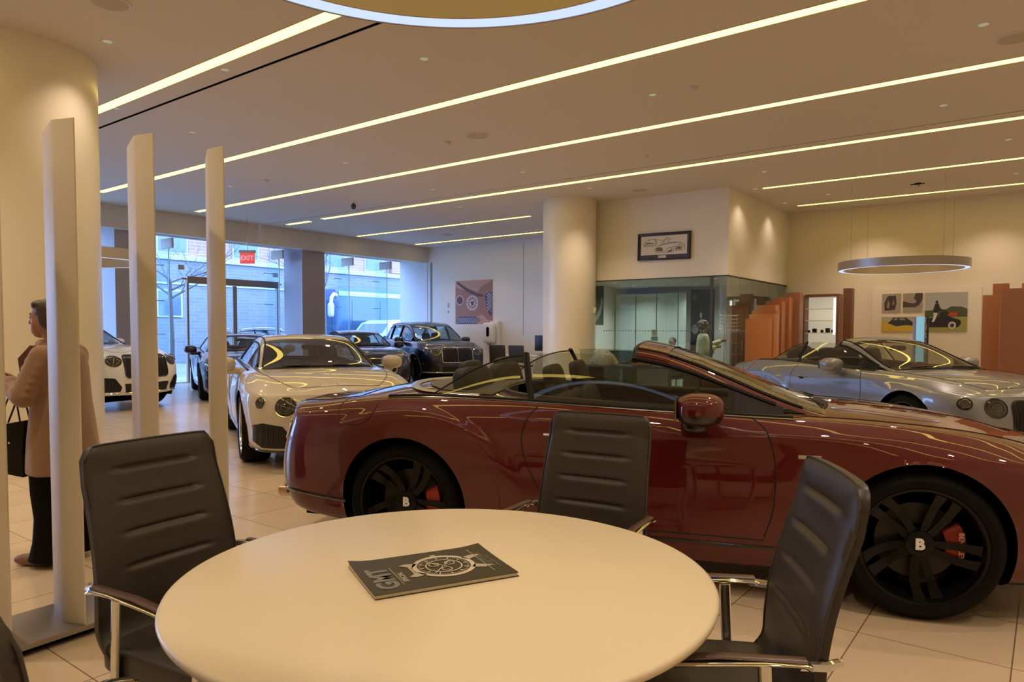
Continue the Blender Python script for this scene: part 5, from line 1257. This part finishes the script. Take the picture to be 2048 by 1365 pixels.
# back office desks by the end wall
BK2 = pbr('monitor_black', (.02, .02, .022), .35)
t = empty('work_desk', (17.3, 12.5, 0), 0, 'white desk near the end wall, left of the far round column', 'desk')
MB().box(-.35, .35, -1.0, 1.0, .71, .74).build('top', WHITEP, t, bevel=.004)
for x in (-.3, .3):
    for y in (-.95, .95): MB().box(x-.02, x+.02, y-.02, y+.02, 0, .71).build('leg', WHITEP, t)
def mesh_chair(x, y, rz, label):
    t = empty('office_chair', (x, y, 0), rz, label, 'chair', 'black visitor chairs by the work desk')
    MB().box(-.02, .02, -.25, .25, .56, 1.06, M=Matrix.Rotation(-.12, 4, 'Y')).build('backrest', pbr('mesh_black', (.05, .05, .055), .6), t, bevel=.01)
    MB().box(-.02, .46, -.25, .25, .43, .47).build('seat', pbr('mesh_black', (.05, .05, .055), .6), t, bevel=.015)
    for s in (-1, 1):
        MB().tube([(.0, s*.27, 0), (-.02, s*.27, .45), (-.06, s*.27, .66), (.25, s*.27, .66), (.42, s*.27, .45), (.44, s*.27, 0)], .013, 6).build('leg', WHITEP, t, smooth=True)
mesh_chair(16.4, 12.85, .25, 'black visitor chair left of the other, by the work desk')
mesh_chair(16.45, 12.18, .1, 'black visitor chair next to the far round column')
t = empty('monitor', (17.3, 11.9, .74), .2, 'black computer monitor beside the far round column', 'monitor')
MB().box(-.02, .02, -.26, .26, .14, .60).build('screen', BK2, t, bevel=.006); MB().tube([(0, 0, 0), (0, 0, .2)], .02, 8).box(-.1, .1, -.1, .1, 0, .012).build('stand', BK2, t)
# ================================================================== PEOPLE
SKIN = pbr('skin', (.36, .18, .115), .5); HAIRB = pbr('hair_dark_brown', (.045, .026, .018), .45, noise=.5, nscale=60, bump=.3)
def frame(pos, fwd):
    f = Vector((fwd[0], fwd[1], 0)).normalized(); return f
def woman_coat():
    # local x = the way she faces, y = to her left, z up
    pos = (1.835, 4.92); a = math.atan2(.799, -.602)
    t = empty('person', (pos[0], pos[1], 0), a, 'person in beige coat and black trousers holding a black tote bag, behind the divider post', 'person')
    b = MB()
    # head and neck
    b.sq((.055, 0, 1.515), (.092, .072, .115), 1, 1, 20, 24); b.sq((.095, 0, 1.455), (.055, .052, .062), 1, 1); b.sq((.112, 0, 1.418), (.025, .026, .022), 1, 1)
    b.cap((.135, 0, 1.525), (.158, 0, 1.490), .010, .013); b.cap((.128, 0, 1.455), (.140, 0, 1.452), .014, .012); b.cap((.125, 0, 1.440), (.136, 0, 1.438), .013, .012)
    for s in (-1, 1): b.sq((.03, s*.073, 1.495), (.020, .008, .030), 1, 1, 8, 10); b.sq((.125, s*.03, 1.535), (.016, .022, .010), 1, 1, 8, 10); b.sq((.10, s*.045, 1.475), (.025, .022, .03), 1, 1, 8, 10)
    b.cap((.035, 0, 1.45), (.0, 0, 1.32), .052, .06)
    b.sq((-.02, 0, 1.25), (.10, .17, .12), 1, 1); b.sq((-.02, 0, 1.05), (.11, .15, .24), 1, 1); b.sq((-.03, 0, .86), (.12, .165, .14), 1, 1)
    for s in (-1, 1):
        sh = (-.02, s*.165, 1.29); el = (.05, s*.23, 1.055); wr = (.275, s*.06, 1.125)
        b.cap(sh, el, .05, .042); b.cap(el, wr, .042, .027)
        hd = Vector((.315, s*.035, 1.125)); b.sq(tuple(hd), (.042, .018, .036), .9, .9, 10, 14)
        for q, (dz, L_, bend) in enumerate([(.026, .060, .01), (.010, .068, .0), (-.008, .063, -.004), (-.024, .050, -.01)]):
            p0 = hd+Vector((.03, 0, dz)); p1 = p0+Vector((L_*.5, -s*.012, bend)); p2 = p1+Vector((L_*.42, -s*.022, bend-.012))
            b.cap(p0, p1, .0095, .0085, 8); b.cap(p1, p2, .0085, .007, 8)
        p0 = hd+Vector((-.01, -s*.006, .032)); p1 = p0+Vector((.035, -s*.012, .018)); b.cap(p0, p1, .011, .009, 8); b.cap(p1, p1+Vector((.024, -s*.004, .002)), .009, .0075, 8)
        b.cap((-.03, s*.085, .86), (.01, s*.09, .48), .085, .055); b.cap((.01, s*.09, .48), (-.03, s*.09, .09), .055, .035); b.cap((-.05, s*.09, .05), (.11, s*.095, .035), .038, .03)
    body = remesh('body', b, .0055, SKIN, t, smooth=3, fac=.5)
    e = MB()
    for s in (-1, 1): e.sq((.131, s*.032, 1.518), (.009, .013, .008), 1, 1, 8, 10)
    e.build('eye', pbr('eye_dark', (.03, .02, .015), .2), body, smooth=True)
    e = MB()
    for s in (-1, 1): e.cap((.141, s*.018, 1.541), (.128, s*.05, 1.545), .004, .003, 6)
    e.build('eyebrow', HAIRB, body, smooth=True)
    MB().cap((.139, -.016, 1.448), (.139, .016, 1.448), .006, .006, 8).build('lips', pbr('lips', (.35, .10, .09), .4), body, smooth=True)
    h = MB(); h.sq((.02, 0, 1.555), (.105, .088, .088), 1, 1); h.sq((-.03, 0, 1.515), (.085, .088, .115), 1, 1); h.sq((-.075, 0, 1.50), (.05, .05, .06), 1, 1)
    h.sq((.085, 0, 1.595), (.055, .07, .035), 1, 1)
    for s in (-1, 1): h.sq((.02, s*.072, 1.52), (.045, .018, .07), 1, 1); h.cap((-.03, s*.06, 1.46), (-.06, s*.03, 1.40), .04, .025)
    remesh('hair', h, .007, HAIRB, body, smooth=3)
    # clothes
    cm = pbr('coat_beige_wool', (.27, .155, .095), .85, noise=.12, nscale=90, sheen=.3, bump=.1)
    secs = []
    for (z, xf, xb, w, cx) in [(1.345, .05, .09, .075, -.01), (1.33, .085, .11, .13, -.02), (1.29, .11, .125, .185, -.02), (1.20, .135, .135, .205, -.02), (1.10, .15, .145, .20, -.02), (1.0, .15, .155, .20, -.02), (.90, .155, .17, .21, -.02), (.78, .165, .185, .225, -.02), (.66, .175, .20, .235, -.025), (.57, .18, .205, .24, -.03)]:
        sec = []
        for i in range(48):
            q = 2*PI*i/48; r = xf if math.cos(q) > 0 else xb; fold = 1+.018*math.sin(q*7+z*6)*(1.35-z)*1.6
            sec.append((cx+r*math.cos(q)*fold, w*math.sin(q)*fold, z))
        secs.append(sec)
    c = MB(); c.loft(secs)
    for s in (-1, 1):
        c.cap((-.02, s*.165, 1.285), (.045, s*.245, 1.05), .072, .066); c.cap((.045, s*.245, 1.05), (.235, s*.095, 1.105), .068, .050); c.cap((.20, s*.12, 1.10), (.235, s*.09, 1.107), .062, .060)
        for q in range(5): f = .15+.18*q; pa = Vector((-.02, s*.165, 1.285)).lerp(Vector((.045, s*.245, 1.05)), f); c.cap(pa+Vector((.055, s*.03, .01)), pa+Vector((-.03, s*.065, -.025)), .018, .012)
        for q in range(4): f = .15+.2*q; pa = Vector((.045, s*.245, 1.05)).lerp(Vector((.235, s*.095, 1.105)), f); c.cap(pa+Vector((.0, s*.055, .02)), pa+Vector((-.02, s*.05, -.04)), .018, .014)
    coat = remesh('coat', c, .010, cm, body, smooth=5)
    l = MB()
    for s in (-1, 1): l.loft([[(.100, s*.03, 1.345), (.085, s*.12, 1.35), (.045, s*.12, 1.34), (.07, s*.03, 1.32)], [(.165, s*.02, 1.26), (.160, s*.12, 1.27), (.11, s*.12, 1.26), (.12, s*.02, 1.25)], [(.178, s*.012, 1.10), (.176, s*.07, 1.11), (.14, s*.07, 1.10), (.142, s*.012, 1.09)]])
    l.build('lapel', pbr('lapel_dark_brown', (.11, .045, .028), .7), coat, smooth=True)
    MB().tube([(.06+.0, .0, 1.335), (.045, .07, 1.345), (-.03, .09, 1.35), (-.09, 0, 1.355), (-.03, -.09, 1.35), (.045, -.07, 1.345)], .018, 8, closed=True).build('collar', cm, coat, smooth=True)
    MB().sq((.09, 0, 1.34), (.03, .05, .045), .8, .8).build('neck_scarf', pbr('scarf_cream', (.5, .40, .28), .8), body, smooth=True)
    secs = []
    tr_ = MB()
    for s in (-1, 1):
        ss = []
        for (z, cx, r, ry) in [(.62, -.03, .14, .105), (.45, -.01, .115, .095), (.30, -.02, .11, .09), (.15, -.02, .12, .10), (.04, -.01, .135, .11)]:
            ss.append([(cx+r*math.cos(q)*(1+.03*math.sin(5*q+z*9)), s*.10+ry*math.sin(q), z) for q in [2*PI*i/28 for i in range(28)]])
        tr_.loft(ss)
    tr_.build('trousers', pbr('trousers_black', (.006, .0055, .006), .9, spec=.1), body, smooth=True)
    for s in (-1, 1):
        sh = MB(); sh.sq((.09, s*.095, .035), (.14, .048, .036), .8, .9); sh.build('shoe', pbr('shoe_snake', (.22, .11, .08), .5, noise=.8, nscale=70), body, smooth=True)
    return t
woman_coat()
# her tote bag hangs in front of her
a_ = math.atan2(.799, -.602); f_ = Vector((-.602, .799, 0)); l_ = Vector((-.799, -.602, 0))
p_ = Vector((1.835, 4.92, 0))+f_*.262
t = empty('tote_bag', (p_.x, p_.y, .53), a_, 'black tote bag with thin straps hanging from the hands of the person in the coat', 'bag')
MB().loft([[(-.075, -.06, 0), (.075, -.06, 0.03), (.075, .06, .03), (-.075, .06, 0)], [(-.08, -.065, .2), (.088, -.065, .2), (.088, .065, .2), (-.08, .065, .2)], [(-.085, -.05, .355), (.088, -.05, .325), (.088, .05, .325), (-.085, .05, .355)]]).build('bag_body', pbr('bag_black', (.006, .0055, .0055), .5, spec=.2), t, bevel=.01)
for s in (-1, 1): MB().tube([(.080, s*.04, .33), (.03, s*.045, .46), (-.01, s*.05, .535), (-.035, s*.04, .45), (-.055, s*.045, .34)], .0055, 6).build('strap', pbr('bag_black', (.006, .0055, .0055), .5, spec=.2), t, smooth=True)
MB().lathe([(.001, .004), (.006, .003), (.006, 0)], 10, M=Matrix.Translation((0, .068, .22)) @ Matrix.Rotation(-PI/2, 4, 'X')).build('stud', CHROME, t)
# person in the cream cardigan inside the office, back to us, reaching right
def woman_office():
    pos = (15.0, 6.06); a = math.radians(-60)
    t = empty('person', (pos[0], pos[1], 0), a, 'person in cream cardigan with curly brown hair reaching to the display tower in the office', 'person')
    b = MB(); b.sq((.02, 0, 1.575), (.092, .075, .115), 1, 1); b.cap((.1, 0, 1.57), (.115, 0, 1.55), .012, .014, 8); b.cap((0, 0, 1.48), (-.01, 0, 1.36), .05, .06)
    b.sq((-.01, 0, 1.2), (.11, .17, .26), 1, 1); b.sq((0, 0, .92), (.12, .17, .14), 1, 1)
    for s in (-1, 1):
        if s < 0: pts = [(0, -.17, 1.33), (.06, -.24, 1.08), (.24, -.10, 1.12)]
        else: pts = [(0, .17, 1.33), (.14, .25, 1.14), (.40, .20, 1.25)]
        b.cap(pts[0], pts[1], .05, .04); b.cap(pts[1], pts[2], .04, .026); h = Vector(pts[2])+Vector((.04, 0, .01)); b.sq(tuple(h), (.045, .018, .034), .9, .9)
        for q in range(4): p0 = h+Vector((.03, 0, .022-.015*q)); b.cap(p0, p0+Vector((.045, 0, .008)), .009, .007, 6)
        b.cap(h+Vector((0, 0, .03)), h+Vector((.03, 0, .055)), .01, .008, 6)
        b.cap((0, s*.09, .9), (.01, s*.09, .48), .085, .055); b.cap((.01, s*.09, .48), (-.02, s*.09, .08), .055, .035); b.cap((-.03, s*.09, .04), (.12, s*.09, .03), .035, .028)
    body = remesh('body', b, .009, SKIN, t, smooth=2)
    h = MB(); rr = random.Random(2)
    h.sq((-.015, 0, 1.60), (.11, .10, .115), 1, 1)
    for i in range(46):
        th, ph = rr.uniform(0, 2*PI), rr.uniform(-.5, 1.4); p = (-.02+.115*math.cos(th)*math.cos(ph), .105*math.sin(th)*math.cos(ph), 1.575+.12*math.sin(ph))
        if p[0] < .07 or p[2] > 1.64: h.sq(p, (.034, .034, .03), 1, 1, 8, 8)
    remesh('hair', h, .011, pbr('hair_curly_brown', (.13, .075, .04), .6, noise=.5, nscale=50), body, smooth=2)
    c = MB(); cm = pbr('cardigan_cream', (.62, .54, .36), .9, noise=.15, nscale=60, bump=.4)
    secs = []
    for (z, r, w) in [(1.42, .07, .09), (1.38, .11, .16), (1.3, .13, .20), (1.15, .145, .205), (1.0, .15, .21), (.88, .155, .22), (.82, .15, .215)]:
        secs.append([(-.01+r*math.cos(q)*(1+.03*math.sin(9*q)), w*math.sin(q)*(1+.02*math.sin(7*q)), z) for q in [2*PI*i/36 for i in range(36)]])
    c.loft(secs); c.cap((0, -.17, 1.33), (.06, -.25, 1.08), .078, .07); c.cap((.06, -.25, 1.08), (.20, -.13, 1.11), .07, .055); c.cap((0, .17, 1.33), (.14, .26, 1.14), .078, .07); c.cap((.14, .26, 1.14), (.36, .21, 1.23), .07, .055)
    remesh('cardigan', c, .014, cm, body, smooth=4)
    tr_ = MB()
    for s in (-1, 1): tr_.loft([[(r*math.cos(q), s*.09+r*.9*math.sin(q), z) for q in [2*PI*i/20 for i in range(20)]] for z, r in ((.86, .13), (.5, .09), (.1, .07))])
    tr_.build('trousers', pbr('trousers_dark', (.03, .025, .035), .8), body, smooth=True)
    for s in (-1, 1): MB().sq((.05, s*.09, .04), (.14, .05, .042), .8, .9).build('shoe', BLACK, body, smooth=True)
woman_office()
def seated_man():
    t = empty('person', (15.2, 6.88, 0), PI, 'person with short black hair seated in the office, only the top of the head showing', 'person')
    b = MB(); b.sq((.02, 0, 1.20), (.09, .075, .115), 1, 1); b.cap((.1, 0, 1.19), (.115, 0, 1.17), .012, .014, 8); b.cap((0, 0, 1.1), (-.02, 0, .98), .055, .06); b.sq((-.03, 0, .78), (.12, .19, .27), 1, 1)
    for s in (-1, 1):
        b.sq((.01, s*.077, 1.19), (.02, .008, .03), 1, 1, 8, 8); b.cap((-.02, s*.19, .95), (.05, s*.25, .70), .055, .045); b.cap((.05, s*.25, .70), (.24, s*.14, .72), .045, .03)
        h = Vector((.28, s*.13, .72)); b.sq(tuple(h), (.045, .035, .018), .9, .9)
        for q in range(4): p0 = h+Vector((.03, .024-.016*q, 0)); b.cap(p0, p0+Vector((.05, 0, -.01)), .009, .007, 6)
        b.cap(h+Vector((0, -s*.03, 0)), h+Vector((.035, -s*.05, 0)), .01, .008, 6)
        b.cap((0, s*.1, .52), (.42, s*.11, .50), .09, .06); b.cap((.42, s*.11, .50), (.42, s*.11, .08), .058, .04); b.cap((.40, s*.11, .04), (.54, s*.11, .03), .038, .03)
    b.sq((-.01, 0, .56), (.15, .19, .10), 1, 1)
    body = remesh('body', b, .010, SKIN, t, smooth=2)
    h = MB(); h.sq((-.01, 0, 1.245), (.098, .084, .085), 1, 1); remesh('hair', h, .008, pbr('hair_black', (.012, .01, .01), .5), body)
    c = MB(); c.loft([[(-.03+r*math.cos(q), w*math.sin(q), z) for q in [2*PI*i/32 for i in range(32)]] for z, r, w in ((1.02, .08, .10), (.97, .13, .2), (.8, .15, .22), (.6, .16, .22), (.52, .17, .21))])
    for s in (-1, 1): c.cap((-.02, s*.19, .95), (.05, s*.26, .70), .075, .065); c.cap((.05, s*.26, .70), (.25, s*.15, .72), .065, .05)
    remesh('jacket', c, .014, pbr('jacket_dark', (.02, .022, .03), .8), body)
    tr_ = MB()
    for s in (-1, 1): tr_.cap((-.0, s*.1, .52), (.43, s*.11, .50), .105, .078); tr_.cap((.43, s*.11, .50), (.42, s*.11, .12), .078, .06)
    remesh('trousers', tr_, .014, pbr('trousers_dark', (.03, .025, .035), .8), body)
    s_ = empty('stool_chair', (15.17, 6.88, 0), PI, 'dark chair under the person seated in the office', 'chair')
    MB().box(-.24, .24, -.24, .24, .38, .41).build('seat', BLACK, s_, bevel=.01); MB().box(-.31, -.28, -.22, .22, .38, .86).build('backrest', BLACK, s_, bevel=.01)
    for x in (-.2, .2):
        for y in (-.2, .2): MB().tube([(x, y, 0), (x, y, .38)], .014, 6).build('leg', STEEL, s_)
seated_man()
# ================================================================== OUTSIDE
GZ = -.12
mobj('ground_street', [(-60, 19.3, GZ), (90, 19.3, GZ), (90, 70, GZ), (-60, 70, GZ)], [(0, 1, 2, 3)], pbr('asphalt_pale', (0.216, 0.216, 0.230), .9, noise=.2, nscale=3), kind='structure')
box('ground_pavement', -20, 60, 19.2, 21.6, GZ, -.0, pbr('pavement', (0.324, 0.317, 0.310), .9, noise=.1, nscale=4), kind='structure')
def brickmat(name, c1, c2, mort, sc=1.):
    m = bpy.data.materials.new(name); m.use_nodes = True; nt = m.node_tree; b = nt.nodes['Principled BSDF']; b.inputs['Roughness'].default_value = .9
    tc = nt.nodes.new('ShaderNodeTexCoord'); mp_ = nt.nodes.new('ShaderNodeMapping'); mp_.inputs['Rotation'].default_value = (PI/2, 0, 0)
    br = nt.nodes.new('ShaderNodeTexBrick'); br.inputs['Scale'].default_value = sc; br.inputs['Brick Width'].default_value = .6; br.inputs['Row Height'].default_value = .16; br.inputs['Mortar Size'].default_value = .012
    br.inputs['Color1'].default_value = (*c1, 1); br.inputs['Color2'].default_value = (*c2, 1); br.inputs['Mortar'].default_value = (*mort, 1)
    nt.links.new(tc.outputs['Object'], mp_.inputs['Vector']); nt.links.new(mp_.outputs[0], br.inputs['Vector']); nt.links.new(br.outputs['Color'], b.inputs['Base Color']); return m
BG = brickmat('brick_grey', (.195, .195, .215), (.165, .165, .185), (.245, .245, .26)); BP = brickmat('brick_pink', (.38, .20, .16), (.33, .17, .135), (.42, .31, .28))
t = empty('street_building', (24, 33, GZ), 0, 'grey brick building with a pink brick upper storey across the street', 'building')
MB().box(-24, 40, 0, 8, 0, 4.95).build('lower_wall', BG, t); MB().box(-24, 40, .25, 8, 4.95, 16).build('upper_wall', BP, t)
MB().box(-24, 40, -.12, .3, 4.90, 5.15).box(-24, 40, -.06, .0, 3.75, 3.83).build('cornice', pbr('stone_pale', (0.396, 0.396, 0.403), .8), t)
WGL = pbr('street_window_glass', (.10, .14, .18), .1, coat=.5)
for x in (-10.5, -6.6, -2.75, .4, 3.0, 6.0, 9.2, 13.0):
    f = MB().box(x-.75, x+.75, .18, .30, 5.2, 7.6).build('window', pbr('window_frame_pale', (0.396, 0.403, 0.418), .6), t); MB().box(x-.66, x+.66, .14, .18, 5.3, 7.5).build('window_glass', WGL, f)
    MB().box(x-.75, x+.75, .13, .19, 6.3, 6.38).build('glazing_bar', pbr('window_frame_pale', (0.396, 0.403, 0.418), .6), f)
for x in (-12., -6.9, ):
    f = MB().box(x-.62, x+.62, -.06, .05, 2.2, 3.5).build('window', pbr('window_frame_pale', (0.396, 0.403, 0.418), .6), t); MB().box(x-.52, x+.52, -.09, -.05, 2.3, 3.42).build('window_glass', WGL, f)
MB().box(7.3, 9.0, .0, .18, 5.2, 7.5).build('pink_panel', BP, t)
# bus
def bus():
    t = empty('coach_bus', (25.55, 26.6, GZ), PI, 'large dark blue coach with white roof band and pale mirror arms, parked outside', 'bus')
    L_ = 11.4
    secs = []
    for x, s_, ztop, zb in ((4.95, .90, 3.1, .40), (4.8, .98, 3.45, .33), (4.3, 1., 3.6, .32), (-L_+5, 1., 3.6, .32), (-L_+4.8, .98, 3.5, .34)):
        secs.append([(x, s_*1.26*a, b) for a, b in ((-1, zb+.1), (-1, ztop-.3), (-.94, ztop-.08), (-.8, ztop), (.8, ztop), (.94, ztop-.08), (1, ztop-.3), (1, zb+.1), (.95, zb), (-.95, zb))])
    MB().loft(secs).build('body', pbr('bus_blue', (0.025, 0.072, 0.158), .35, coat=.5), t, smooth=True, auto=35)
    MB().box(-6.3, 4.75, 1.245, 1.285, 3.15, 3.36).box(-6.3, 4.75, -1.285, -1.245, 3.15, 3.36).build('roof_band', pbr('bus_white', (0.360, 0.396, 0.396), .4), t, bevel=.01)
    for i in range(6): MB().box(-6.1+1.7*i, -4.5+1.7*i, 1.255, 1.275, 1.75, 3.0).build('side_window', pbr('bus_glass', (.02, .06, .12), .08, coat=.6), t)
    MB().loft([[(4.97, -1.05, 1.3), (4.97, 1.05, 1.3), (4.90, 1.05, 1.3), (4.90, -1.05, 1.3)], [(4.97, -1.0, 2.95), (4.97, 1.0, 2.95), (4.88, 1.0, 2.95), (4.88, -1.0, 2.95)]]).build('windshield', pbr('bus_glass', (.02, .06, .12), .08, coat=.6), t)
    for s in (-1, 1):
        m = MB(); m.tube([(4.75, s*1.15, 3.15), (5.1, s*1.35, 3.2), (5.35, s*1.5, 3.05), (5.4, s*1.52, 2.75)], .075, 10, flat=(1, 1.1)); m.sq((5.4, s*1.52, 2.5), (.10, .14, .32), .5, .5); m.build('mirror_arm', pbr('bus_mirror_pale', (0.432, 0.396, 0.302), .4), t, smooth=True)
        for x in (3.3, -4.2):
            MB().lathe([(.001, .14), (.28, .14), (.3, .16), (.5, .15), (.5, -.1)], 32, M=Matrix.Translation((x, s*1.15, .5)) @ Matrix.Rotation(-s*PI/2, 4, 'X')).build('wheel', RUBBER, t, smooth=True, auto=40)
        m = MB(); m.sq((4.96, s*.85, .85), (.05, .18, .10), .7, .7); m.build('headlight', CHROME, t, smooth=True)
bus()
def van():
    t = empty('delivery_van', (22.1, 23.2, GZ), PI, 'white van parked outside before the coach', 'van')
    pr = [(2.55, .45), (2.62, .85), (2.35, 1.08), (1.75, 1.20), (1.05, 1.92), (.6, 2.06), (-2.4, 2.10), (-2.6, 1.9), (-2.62, .45)]
    n = len(pr); secs = []
    for y, k in ((-1.0, .0), (-.95, 1), (.95, 1), (1.0, 0)):
        secs.append([(x*(1 if k else .985), y, .45+(z-.45)*(1 if k else .93)) for x, z in pr])
    MB().loft(secs).build('body', pbr('van_white', (0.396, 0.418, 0.432), .35, coat=.5), t, bevel=.02)
    for s in (-1, 1):
        MB().prism([(1.62, 1.22), (1.05, 1.82), (.35, 1.86), (.35, 1.22)], -.01, .01, M=Matrix.Translation((0, s*.985, 0)) @ Matrix.Rotation(PI/2, 4, 'X')).build('side_window', WGL, t)
        for x in (1.75, -1.7): MB().lathe([(.001, .12), (.2, .12), (.22, .14), (.35, .13), (.35, -.08)], 28, M=Matrix.Translation((x, s*.86, .35)) @ Matrix.Rotation(-s*PI/2, 4, 'X')).build('wheel', RUBBER, t, smooth=True, auto=40)
        MB().sq((1.55, s*1.12, 1.25), (.08, .12, .13), .6, .6).build('mirror', BLACK, t, smooth=True); MB().sq((2.50, s*.78, .80), (.10, .16, .10), .7, .7).build('headlight', CHROME, t, smooth=True)
    MB().loft([[(1.70, -.85, 1.24), (1.70, .85, 1.24), (1.66, .85, 1.22), (1.66, -.85, 1.22)], [(1.09, -.8, 1.90), (1.09, .8, 1.90), (1.05, .8, 1.88), (1.05, -.8, 1.88)]]).build('windshield', WGL, t)
van()
cz = make_car('suv', (15.6, 24.6), 0, pbr('paint_street_black', (.02, .025, .035), .3, 0, 1.), 'black street car parked outside beyond the glass doors', wheel='dark', zscale=.98)
cz.location.z = GZ
# bare trees
BARK = pbr('bark_grey', (0.115, 0.108, 0.115), .9)
def tree(x, y, seed, label, h=3.2):
    rr = random.Random(seed); t = empty('bare_tree', (x, y, GZ), 0, label, 'tree')
    tw = MB()
    def br(mb, p, d, L_, r, dep):
        pts = [p]; q = p.copy(); dd = d.copy()
        for i in range(4):
            dd = (dd+Vector((rr.uniform(-.25, .25), rr.uniform(-.25, .25), rr.uniform(-.12, .2)))).normalized(); q = q+dd*(L_/4); pts.append(q.copy())
        mb.tube(pts, [r*(1-.14*i) for i in range(5)], 5, cap=False)
        if dep == 0: return
        for i in range(3 if dep > 1 else 4):
            k = rr.randint(1, 4); nd = (dd+Vector((rr.uniform(-1, 1), rr.uniform(-.6, .6), rr.uniform(-.2, .6)))).normalized(); br(tw, pts[k], nd, L_*rr.uniform(.55, .8), r*.5, dep-1)
    tm = MB(); tm.tube([(0, 0, 0), (.03, .0, 1.2), (0, .05, h)], [.09, .075, .06], 8); tm.build('trunk', BARK, t, smooth=True)
    for i in range(6): br(tw, Vector((0, .04, h-.25*i*.5)), Vector((rr.uniform(-1, 1), rr.uniform(-.5, .5), rr.uniform(.1, .8))).normalized(), 1.5, .035, 3)
    tw.build('branches', BARK, t)
tree(11.6, 22.3, 1, 'bare street tree left outside, its branches over the glass doors')
tree(17.6, 22.3, 8, 'bare street tree before the coach', 3.4)
